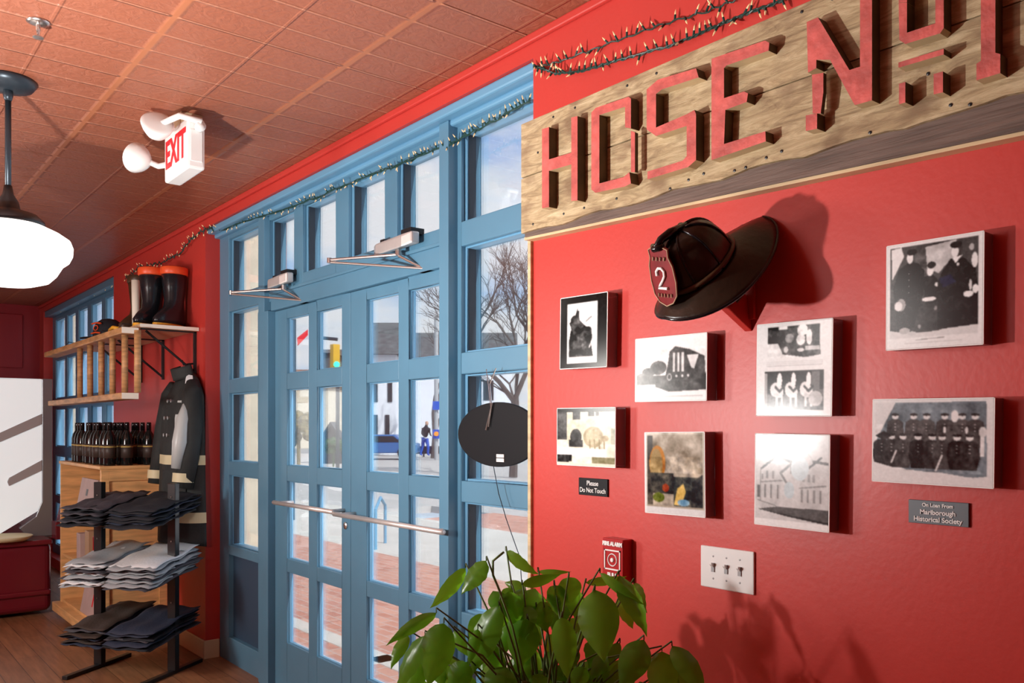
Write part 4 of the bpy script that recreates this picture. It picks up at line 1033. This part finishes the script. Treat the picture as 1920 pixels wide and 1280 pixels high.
def shirt(seed, w_, d_):
    r = random.Random(seed); a1, a2, p1_, p2_ = r.uniform(3, 6), r.uniform(4, 9), r.uniform(0, 6), r.uniform(0, 6)
    def fn(u, v):
        x = (u-.5)*w_; y = (v-.5)*d_; e = (1-abs(2*u-1)**6)*(1-abs(2*v-1)**6)
        z = .005*math.sin(a1*u*3+p1_)+.006*math.sin(a2*v*2+p2_+u*2)
        return x*(1+.02*math.sin(v*9+p1_)), y*(1+.02*math.sin(u*7+p2_)), z, e
    m = M(); nu, nv = 12, 12
    top = [[fn(i/nu, j/nv) for j in range(nv+1)] for i in range(nu+1)]
    m.grid(lambda u, v: (lambda q: (q[0], q[1], q[2]+.006+.008*q[3]))(fn(u, v)), nu, nv)
    m.grid(lambda u, v: (lambda q: (q[0], q[1], q[2]+.004-.004*q[3]))(fn(u, v)), nu, nv)
    # close the rim
    k = (nu+1)*(nv+1); idx = lambda i, j: i*(nv+1)+j
    ring = [idx(i, 0) for i in range(nu)]+[idx(nu, j) for j in range(nv)]+[idx(nu-i, nv) for i in range(nu)]+[idx(0, nv-j) for j in range(nv)]
    for q in range(len(ring)):
        a, b_ = ring[q], ring[(q+1) % len(ring)]; m.f.append([a, b_, b_+k, a+k])
    return m
pal = {0: ['navy_cloth', 'brown_cloth', 'charcoal_cloth', 'black_cloth'], 1: ['grey_cloth', 'white_cloth', 'charcoal_cloth', 'grey_cloth'], 2: ['black_cloth', 'charcoal_cloth', 'black_cloth', 'navy_cloth']}
names = ('bottom', 'middle', 'top')
proto = {}
cntr = 0
for ti, z in enumerate(tiers):
    nsh = (7, 9, 7)[ti]
    for si, (cx_, w_) in enumerate(((.09, .27), (.41, .30))):
        for k in range(nsh):
            r = random.Random(ti*100+si*40+k); cname = pal[ti][(k+si*2+(k//3)) % 4]
            if k == nsh-1: cname = (('brown_cloth', 'navy_cloth'), ('grey_cloth', 'white_cloth'), ('charcoal_cloth', 'black_cloth'))[ti][si]
            key = (si, cname)
            lab = 'folded %s in the %s stack on the %s shelf of the black rack' % ({'navy_cloth': 'navy shirt', 'brown_cloth': 'brown shirt', 'charcoal_cloth': 'charcoal shirt', 'black_cloth': 'black shirt', 'grey_cloth': 'grey shirt', 'white_cloth': 'white shirt'}[cname], ('left', 'right')[si], names[ti])
            if key not in proto:
                o = shirt(cntr, w_, .46).build('folded_shirt', cname, None, smooth=True, origin=(0, 0, 0)); proto[key] = o
            else:
                o = proto[key].copy(); COL.objects.link(o)
            cntr += 1
            if k == nsh-1: lab = 'topmost '+lab
            tag(o, lab, 'shirt', '%s shirts in the %s stack on the %s rack shelf' % (cname.split('_')[0], ('left', 'right')[si], names[ti]) if k < nsh-1 else None)
            if k == nsh-1 and 'group' in o.keys(): del o['group']
            zz = .001+k*.0145
            mt = RM @ Matrix.Translation((cx_+r.uniform(-.012, .012), 0, z)) @ Matrix.Rotation(TILT, 4, 'X') @ Matrix.Translation((0, r.uniform(-.025, .02)+(.006*k-.045), zz)) @ Matrix.Rotation(r.uniform(-.06, .06), 4, 'Z')
            o.matrix_world = mt

# ------------------------------------------------------------------ refrigerated display case at far left
t = thing('refrigerated_case', (-8.2, -1.4, 0), 'burgundy refrigerated display case with bright white interior at the left edge', 'display case')
cy1, cy0 = -.48, -3.2
M().box(-9.6, -7.42, cy0, cy1, .03, .56).build('base', 'merch_red', t, bevel=.05, segs=4)
M().box(-9.6, -7.395, cy0, cy1+.0, .545, .585).box(-7.44, -7.395, cy0, cy1-.01, .16, .20).build('bumper', 'merch_red', t, bevel=.012)
cxx = -7.70
cz = M().prism([(cxx, -.50, .80), (cxx, -.50, 1.835), (cxx, -1.9, 1.80), (cxx, -1.9, .585), (cxx, -.85, .585)], (-.03, 0, 0))
cz.build('end_panel', mat('case_panel_glow', (.84, .93, .96), .25, emit=.42), t)  # panel glows to stand in for lights inside the case
M().box(-9.6, cxx-.05, -.46, -.42, .56, 1.84).box(-9.6, cxx-.05, -1.9, -.46, 1.80, 1.84).build('back_wall', 'merch_white', t)
M().prism([(cxx+.006, -.424, .58), (cxx+.006, -.424, 1.84), (cxx+.006, -.500, 1.84), (cxx+.006, -.500, .86), (cxx+.006, -.545, .74), (cxx+.006, -.66, .655), (cxx+.006, -.60, .58)], (-.05, 0, 0)).build('end_post', 'merch_steel', t, bevel=.006)
for (ya, za), (yb, zb) in (((-.50, 1.56), (-1.0, 1.30)), ((-.50, 1.19), (-.73, 1.055))):
    M().prism([(cxx+.012, ya, za), (cxx+.012, yb, zb), (cxx+.012, yb-.012, zb-.03), (cxx+.012, yb, zb-.065), (cxx+.012, ya, za-.085)], (-.03, 0, 0)).build('shelf_bracket', mat('bracket_grey', (.42, .42, .44), .4) if 'bracket_grey' not in MATS else 'bracket_grey', t, bevel=.004)
M().prism([(-7.66, -.40, .58), (-7.55, -.40, .58), (-7.60, -.33, .86), (-7.70, -.33, .88)], (0, -.03, 0)).box(-7.70, -7.55, -.43, -.36, .56, .70).build('end_wing', 'merch_red', t, bevel=.006)
for k, (y, mm, lb) in enumerate(((-1.05, 'reflective_yellow', 'round pale platter lying in the refrigerated case'), (-1.62, 'alarm_red', 'red package on the deck of the refrigerated case'))):
    if k == 0: o = M().lathe([(0, 0), (.16, 0), (.20, .03), (.195, .035), (.155, .012), (0, .012)], (-7.66+.18, -.80, .592), 28).build('platter', mm, None, smooth=True); tag(o, lb, 'platter')
    else: o = M().box(-7.62, -7.50, -1.25, -.96, .586, .64).build('package', mm, None, bevel=.01); tag(o, lb, 'package')

# ------------------------------------------------------------------ plant
t = thing('potted_plant', PD(1030, 1400, 2.15)*1.0, 'leafy green house plant with large drooping leaves in the foreground', 'plant')
PC = PD(1030, 1400, 2.15); t.location = (PC.x, PC.y, 0)
M().lathe([(0, 0), (.14, 0), (.17, .10), (.19, .32), (.20, .34), (.185, .34), (.17, .30), (0, .30)], (PC.x, PC.y, 0), 32).build('pot', 'clay', t, smooth=True)
M().lathe([(0, .0), (.172, 0)], (PC.x, PC.y, .305), 28).build('soil', 'soil', t)
def Z8(x, y, D): return PD(720+x/2.667, 980+y/2.667, D)
def leaf(m, b0, tip, wd, sag=.12, flip=0, roll=0.0):
    ax = tip-b0; ln = ax.length; d = ax.normalized()
    side = d.cross(CCv).normalized(); nrm = side.cross(d).normalized()
    side = (Matrix.Rotation(roll, 3, d) @ side); nrm = side.cross(d).normalized()
    if nrm.dot(CCv) < 0: nrm = -nrm
    nl, nw = 14, 6; k0 = len(m.v)
    for i in range(nl+1):
        s_ = i/nl
        prof = (math.sin(math.pi*min(1, s_**.80))**.80)*(1-.22*s_)*(1-.5*s_**6) if 0 < s_ < 1 else 0
        bend = 4*s_*(1-s_)*sag*ln
        c = b0+ax*s_+nrm*bend
        for j in range(nw+1):
            q = (j/nw-.5)*2
            ru = .035*wd*math.sin(9*s_*math.pi+abs(q)*2)*abs(q)
            m.v.append(c+side*(q*wd/2*prof)+nrm*(-abs(q)**1.3*wd*.17*prof*(1 if not flip else -1)+ru+(-.012*wd if j == nw//2 else 0)))
    for i in range(nl):
        for j in range(nw):
            a = k0+i*(nw+1)+j; m.f.append([a, a+1, a+nw+2, a+nw+1])
LV = [(512, 190, 395, 345, 100, 2.1, .7), (408, 225, 243, 412, 70, 2.1, -.3), (610, 140, 765, 250, 62, 2.15, .5), (262, 450, 28, 602, 62, 2.0, .5), (300, 500, 228, 795, 150, 2.0, .2), (205, 565, 75, 830, 110, 2.0, .8),
      (575, 415, 450, 735, 135, 2.0, .6), (715, 480, 675, 712, 140, 2.05, .1), (890, 470, 915, 760, 110, 2.0, .2), (1055, 335, 1098, 670, 175, 1.98, .15), (925, 270, 935, 395, 100, 2.1, 0), (850, 310, 885, 440, 95, 2.1, .4),
      (1175, 262, 1305, 545, 110, 2.1, -.6), (1080, 250, 1290, 400, 45, 2.1, .2), (770, 245, 925, 245, 26, 2.15, 0), (690, 310, 870, 262, 50, 2.1, 0), (470, 530, 428, 700, 55, 2.1, .2), (350, 540, 420, 660, 60, 2.1, .2),
      (1300, 585, 1190, 820, 130, 2.1, .3), (1390, 640, 1400, 900, 130, 2.05, .3), (1440, 615, 1600, 860, 100, 2.1, -.3), (1500, 700, 1570, 900, 90, 2.15, .2), (640, 330, 590, 400, 60, 2.15, 0), (610, 720, 540, 880, 140, 2.05, .3), (310, 780, 430, 690, 60, 2.1, 0),
      (740, 760, 860, 900, 110, 2.05, .4), (1000, 720, 950, 830, 80, 2.1, 0), (1110, 655, 1040, 780, 70, 2.1, .3), (1180, 600, 1100, 720, 55, 2.1, .2), (760, 420, 690, 480, 60, 2.15, .2), (830, 440, 800, 520, 55, 2.2, .1), (1250, 300, 1310, 440, 60, 2.2, .6),
      (700, 330, 610, 300, 50, 2.2, .2), (420, 700, 330, 830, 110, 2.1, .3), (180, 700, 130, 850, 90, 2.1, .2), (960, 620, 900, 760, 70, 2.2, .4), (1240, 700, 1130, 860, 110, 2.15, .2), (520, 600, 600, 760, 90, 2.2, .3), (860, 700, 800, 860, 90, 2.2, .6),
      (1010, 300, 1200, 270, 42, 2.2, .2), (1180, 380, 1240, 520, 70, 2.2, .5), (640, 520, 560, 660, 80, 2.25, .3), (1090, 800, 1000, 950, 120, 2.05, .3), (690, 820, 640, 980, 120, 2.05, .3), (390, 830, 300, 980, 130, 2.05, .3), (1330, 830, 1280, 980, 130, 2.1, .3),
      (120, 560, 40, 720, 60, 2.1, .4), (250, 640, 300, 820, 90, 2.15, .4), (900, 820, 850, 960, 120, 2.1, .2), (1480, 830, 1540, 980, 120, 2.1, .2)]
lm = M(); sm = M(); rl = random.Random(9)
for bx, by, tx, ty, wd, D, roll in LV:
    D += rl.uniform(-.06, .06); pb = Z8(bx, by, D); pt = Z8(tx, ty, D-rl.uniform(-.03, .06))
    leaf(lm, pb, pb+(pt-pb)*1.08, wd/2.667/F*D*1.30, sag=rl.uniform(.06, .16), roll=roll)
    hub = Vector((PC.x+rl.uniform(-.05, .05), PC.y+rl.uniform(-.05, .05), rl.uniform(.55, .72)))
    mid = hub.lerp(pb, .55)+Vector((0, 0, .06))
    sm.tube([hub, mid, pb+Vector((0, 0, .012)), pb], [.0034, .0026, .002, .0015], 6)
# arched leafless runner
sm.tube([Z8(590, 700, 2.12), Z8(560, 500, 2.12), Z8(585, 355, 2.12), Z8(545, 260, 2.12), Z8(545, 190, 2.12), Z8(600, 145, 2.12)], .003, 6)
for k in range(72):       # inner and lower leaves
    x = rl.uniform(120, 1480); y = rl.uniform(440, 900); D = 2.18+rl.uniform(-.05, .12)
    if y < 520+abs(x-800)*.25: x = 800+(x-800)*.45; y -= 120
    pb = Z8(x, y, D); pt = Z8(x+rl.uniform(-90, 70), y+rl.uniform(110, 220), D-rl.uniform(0, .06))
    leaf(lm, pb, pt, rl.uniform(80, 130)/2.667/F*D*1.3, sag=rl.uniform(.05, .15), roll=rl.uniform(-.6, 1.1))
for k in range(5):
    a = k*1.25; sm.tube([(PC.x+.05*math.cos(a), PC.y+.05*math.sin(a), .30), (PC.x+.07*math.cos(a), PC.y+.07*math.sin(a), .5), (PC.x+.03*math.cos(a), PC.y+.03*math.sin(a), .74)], .010, 8)
lm.build('foliage', 'leaf_green', t, smooth=True)
sm.build('stem', 'stem', t, smooth=True)

# ------------------------------------------------------------------ outside
GZ = -.06
struct('sidewalk_pavers', M().box(-14, 12, .20, 3.35, GZ-.1, GZ), 'brick_pavers', origin=(0, 0, GZ))
struct('sidewalk_band', M().box(-14, 12, .90, 1.05, GZ-.05, GZ+.003).box(-4.95, -4.80, .35, 3.35, GZ-.05, GZ+.003), 'concrete')
struct('sidewalk_concrete', M().box(-40, 40, 3.35, 5.9, GZ-.1, GZ), 'concrete')
struct('crosswalk_band', M().box(-12, 30, 5.9, 7.4, GZ-.1, GZ-.002), 'brick_pavers', origin=(0, 0, GZ))
struct('ground_road', M().box(-160, 120, 7.4, 160, GZ-.15, GZ-.02).box(-160, -14, .20, 7.4, GZ-.15, GZ-.02), 'asphalt')
struct('ground_kerb', M().box(-60, 60, 38.6, 39.0, GZ-.1, GZ+.12).box(-60, 60, 39.0, 60, GZ-.1, GZ+.10), 'concrete')
struct('roof_slab', M().box(-10.85, 3.4, -6.4, .20, CE+.14, CE+.4), 'concrete')
o = M().box(-6.10, -5.42, .205, .47, GZ, 4.6).build('stone_pier', 'sand_stone', None, bevel=.01); tag(o, 'tall beige stone pier just outside the glass left of the doors', 'pier')

o = M().box(-11.2, -10.42, .205, .40, GZ, 4.6).build('stone_pier', 'sand_stone', None, bevel=.01); tag(o, 'beige stone pier outside the far blue window', 'pier')
def gp(u, v): d = ray(u, v); return CAM+d*((GZ-HC)/d.z)
def bld(name, u0, u1, D, ztop, label, wallm, roofm, roofh=2.2, depth=8, win=None):
    """house whose long side faces the shop, at distance D along the view axis"""
    p0 = PD(u0, CY0, D); p1 = PD(u1, CY0, D); p0.z = p1.z = GZ
    e1 = (p1-p0); ln = e1.length; e1.normalize(); e2 = Vector((-e1.y, e1.x, 0))
    if e2.dot(VV) < 0: e2 = -e2
    mt = Matrix(((e1.x, e2.x, 0, p0.x), (e1.y, e2.y, 0, p0.y), (0, 0, 1, GZ), (0, 0, 0, 1)))
    t = thing(name, p0+e1*ln/2, label, 'building')
    M().box(0, ln, 0, depth, 0, ztop, mt).build('wall', wallm, t)
    r_ = [Vector((-.4, -.4, ztop)), Vector((-.4, depth/2, ztop+roofh)), Vector((-.4, depth+.4, ztop))]
    M().prism([mt @ q for q in r_], e1*(ln+.8)).build('roof', roofm, t)
    for (a, b_, c, d) in (win or []):
        M().box(a, b_, -.05, .02, c, d, mt).build('window', 'house_dark', t)
    return t, mt, ln
# white house across the street: eave v~665 , ridge v~612, D 47
D = 47; zt = HC+(801-668)/F*D+.1
bld('white_house', 662, 742, D, zt-GZ, 'white clapboard house with grey slate roof across the street', 'house_white', 'slate', 2.3, 9,
    [(1.05, 1.35, 2.9, 4.0), (1.9, 2.15, 2.9, 4.0), (1.05, 1.35, .9, 2.2), (1.75, 2.0, .9, 2.2), (.3, .6, 2.9, 4.0)])
D2 = 60; zt2 = HC+(801-672)/F*D2
bld('white_house', 738, 960, D2, zt2-GZ, 'long white building with slate roof, seen through the right hand door and near window', 'house_white', 'slate', 2.3, 9, [(6.3, 7.0, 3.4, 4.8), (6.3, 7.0, .9, 2.4)])
bld('brown_house', 500, 640, 62, 4.6, 'low shop with brown roof far down the street', 'sand_stone', 'brown_roof', 1.4, 9, [(3.0, 4.0, 1.2, 2.4)])
bld('grey_shop', 596, 622, 75, 8.0, 'small grey building rising behind the brown roofed shop', 'slate', 'slate', .6, 6)
o = M().box(-46.5, -42.5, 16.2, 17.2, GZ, 13); o = o.build('brick_building', 'shop_brick', None); tag(o, 'narrow red brick tower at the far left end of the street', 'building')
# garden shed
sp = gp(620, 858); sp = PD(620, CY0, 36); sp.z = GZ
t = thing('garden_shed', sp, 'dark gabled wooden kiosk seen through the left hand door', 'shed')
sm_ = Matrix.Translation(sp) @ Matrix.Rotation(math.atan2(RR.y, RR.x), 4, 'Z')
M().box(-.42, .42, 0, .8, 0, .95, sm_).build('wall', 'house_dark', t)
M().prism([sm_ @ Vector(q) for q in ((-.55, -.1, .9), (0, -.1, 1.75), (.55, -.1, .9), (.45, -.1, .9), (0, -.1, 1.55), (-.45, -.1, .9))], VV*1.0).build('roof', 'house_dark', t)
M().prism([sm_ @ Vector(q) for q in ((-.44, 0, .9), (0, 0, 1.55), (.44, 0, .9))], VV*.8).build('gable', 'house_dark', t)
def bush(u, v, D, r_, label, mm, seed, zc=None):
    p = PD(u, v, D); r = random.Random(seed); m = M()
    for k in range(26):
        c = p+Vector((r.uniform(-r_, r_), r.uniform(-r_, r_), r.uniform(-r_*.8, r_*1.0))); s = r_*r.uniform(.25, .5)
        m.lathe([(0, -s), (s*.7, -s*.7), (s, 0), (s*.7, s*.7), (0, s)], c, 7)
    m.tube([(p.x, p.y, GZ), p], r_*.12, 6)
    o = m.build('shrub', mm, None); tag(o, label, 'shrub')
bush(560, 808, 34, .62, 'brownish leafy shrub left of the dark kiosk', 'hedge', 1)
bush(625, 838, 33, .30, 'low green shrub in front of the dark kiosk', 'hedge_green', 2)
# street furniture
def pole(u, D, ztop, label, name='street_pole', r_=.07, mm='pole_grey'):
    p = PD(u, CY0, D); p.z = GZ; t = thing(name, p, label, 'pole'); M().tube([p, (p.x, p.y, ztop)], r_, 10).build('post', mm, t); return t, p
t, p = pole(818, 40, 6.6, 'grey light pole with blue signs across the street', r_=.10)
for v0, v1 in ((752, 768), (805, 822)):
    q = PD(820, v0, 39.8); q2 = PD(820, v1, 39.8)
    M().prism([q-RR*.22, q+RR*.22, q2+RR*.22, q2-RR*.22], VV*.03).build('sign_plate', 'sign_blue', t)
q = PD(818, 813, 39.7); M().lathe([(0, 0), (.11, 0), (.11, .03), (0, .03)], q, 14, aim(-VV).to_4x4()).build('warning_disc', 'amber', t)
t, p = pole(633, 30, 3.6, 'dark traffic signal mast with horizontal arm seen through the left door', 'traffic_signal', .07, 'dark_metal')
q = PD(600, 633, 30); q1 = PD(633, 636, 30); M().tube([q, q1], .06, 8).build('mast_arm', 'dark_metal', t)
q = PD(628, 668, 29.8); M().box(q.x-.13, q.x+.13, q.y-.13, q.y+.13, q.z-.42, q.z+.42).build('signal_head', 'signal_yellow', t, bevel=.02)
q = PD(631, 683, 29.5); M().lathe([(0, 0), (.11, 0), (.09, .05), (0, .07)], q, 14, aim(CCv).to_4x4()).build('green_light', 'signal_green', t)
# flag pole sign
p = PD(550, CY0, 14); t = thing('banner_post', (p.x, p.y, GZ), 'black post with a small red and white banner outside the left door', 'post')
M().tube([(p.x, p.y, GZ), (p.x, p.y, 1.4)], .025, 10).tube([(p.x, p.y, 1.4), PD(550, 690, 14), PD(550, 560, 14)], .045, 10).build('post', 'black_metal', t)
q = PD(566, 630, 14)
M().prism([PD(557, 633, 14), PD(577, 617, 14), PD(577, 628, 14), PD(558, 648, 14)], VV*.01).build('banner', 'red_ink', t)
t, p = pole(606, 5.2+4, .62, 'short pale blue bike loop on the sidewalk', 'bike_rack', .02, 'blue_light')
bpy.data.objects.remove(t.children[0])
g0 = gp(704, 1030); g1 = gp(722, 1018); t.location = g0; h_ = .62
M().tube([g0, g0+Vector((0, 0, h_*.8)), g0.lerp(g1, .5)+Vector((0, 0, h_)), g1+Vector((0, 0, h_*.8)), g1], .02, 10).build('loop', 'blue_light', t)
t['category'] = 'bike rack'
# car
p = PD(722, CY0, 41); p.z = GZ+.02
t = thing('parked_car', p, 'small blue car parked in front of the white house', 'car')
cm = Matrix.Translation(p) @ Matrix.Rotation(math.atan2(RR.y, RR.x), 4, 'Z')
M().prism([cm @ Vector(q) for q in ((-1.6, -.8, .28), (-1.6, -.8, .70), (-1.0, -.8, .78), (-.6, -.8, 1.15), (.6, -.8, 1.15), (1.0, -.8, .80), (1.6, -.8, .72), (1.6, -.8, .28))], VV*1.6).build('body', 'car_blue', t, bevel=.05)
M().prism([cm @ Vector(q) for q in ((-.85, -.83, .80), (-.5, -.83, 1.08), (.5, -.83, 1.08), (.85, -.83, .80))], VV*1.66).build('window', 'house_dark', t)
for x in (-1.0, 1.0):
    for y in (-.78, .62): M().lathe([(0, -.09), (.30, -.09), (.30, .09), (0, .09)], cm @ Vector((x, y, .30)), 16, (Matrix.Rotation(math.atan2(RR.y, RR.x), 4, 'Z') @ Matrix.Rotation(math.pi/2, 4, 'X'))).build('wheel', 'rubber', t)
# fence behind the person
p0 = PD(778, CY0, 44); p1 = PD(860, CY0, 44)
t = thing('low_fence', ((p0+p1)/2).xy.to_3d(), 'low dark fence along the far sidewalk in front of the white building', 'fence')
M().prism([(p0.x, p0.y, GZ+.15), (p1.x, p1.y, GZ+.15), (p1.x, p1.y, GZ+.55), (p0.x, p0.y, GZ+.55)], VV*.05).build('panel', 'house_dark', t)
m = M()
for k in range(6): q = p0.lerp(p1, k/5); m.tube([(q.x, q.y, GZ), (q.x, q.y, GZ+.7)], .05, 6)
m.build('fence_post', 'house_dark', t)
# pedestrian
p = PD(797, CY0, 43); p.z = GZ+.10
t = thing('person', p, 'person in dark jacket and blue trousers walking on the far sidewalk', 'person')
def skinned(nm, joints, edges, mm, parent, sub=1):
    me = bpy.data.meshes.new(nm); base = parent.location
    me.from_pydata([Vector(j[:3])-base for j in joints], edges, []); me.update(); o = bpy.data.objects.new(nm, me); COL.objects.link(o); o.parent = parent
    sk = o.modifiers.new('skin', 'SKIN'); me.skin_vertices[0].data[0].use_root = True
    for i, j in enumerate(joints): me.skin_vertices[0].data[i].radius = (j[3], j[3])
    s = o.modifiers.new('sub', 'SUBSURF'); s.levels = sub; s.render_levels = sub
    me.materials.append(MATS[mm]); return o
def J(a, c, z, r): q = p+RR*a+VV*c; return (q.x, q.y, p.z+z, r)
skinned('body', [J(0, 0, .88, .14), J(0.02, 0, 1.12, .15), J(.05, 0, 1.36, .15), J(.06, 0, 1.46, .06), J(.08, 0, 1.60, .095), J(-.12, .05, 1.34, .06), J(-.17, .1, 1.10, .05), J(-.05, .15, .95, .035), J(.20, -.05, 1.34, .06), J(.25, -.1, 1.10, .05), J(.33, -.12, .96, .035)],
        [(0, 1), (1, 2), (2, 3), (3, 4), (2, 5), (5, 6), (6, 7), (2, 8), (8, 9), (9, 10)], 'house_dark', t)
skinned('trousers', [J(0, 0, .98, .15), J(-.08, .05, .80, .11), J(-.14, .05, .45, .075), J(-.24, .05, .06, .055), J(.08, -.05, .80, .11), J(.16, -.05, .46, .075), J(.14, -.05, .06, .055), J(.24, -.05, .03, .045), J(-.14, .05, .03, .045)],
        [(0, 1), (1, 2), (2, 3), (0, 4), (4, 5), (5, 6), (6, 7), (3, 8)], 'sign_blue', t)
M().lathe([(0, -.11), (.07, -.08), (.085, 0), (.07, .08), (0, .11)], Vector(J(.09, -.02, 1.62, 0)[:3]), 12).build('head', 'skin', t, smooth=True)

# trees
def tree(p, h, seed, label, lean=(0, 0), r0=.16, levels=6, spread=.55):
    r = random.Random(seed); m = M()
    def grow(a, d, ln, rad, lv):
        b_ = a+d*ln; mid = a.lerp(b_, .5)+Vector((r.uniform(-1, 1), r.uniform(-1, 1), r.uniform(-.5, .5)))*ln*.06
        m.tube([a, mid, b_], [rad, rad*.85, rad*.68], 6 if lv > 2 else 4, cap=False)
        if lv == 0: return
        for k in range(3):
            nd = (d+Vector((r.uniform(-1, 1), r.uniform(-1, 1), r.uniform(-.35, .8)))*spread).normalized()
            grow(b_ if k < 2 else mid, nd, ln*r.uniform(.62, .84), rad*.62, lv-1)
    grow(p, Vector((lean[0], lean[1], 1)).normalized(), h*.25, r0, levels)
    o = m.build('bare_tree', 'bark', None); tag(o, label, 'tree')
p = PD(962, CY0, 26); p.z = GZ
tree(p, 9.2, 12, 'large leafless tree whose branches fill the near window', (.02, 0), .13, 7, .80)
p = PD(812, CY0, 42); p.z = GZ
tree(p, 9.0, 5, 'smaller leafless tree behind the light pole seen through the right door', (0, 0), .13, 5, .5)
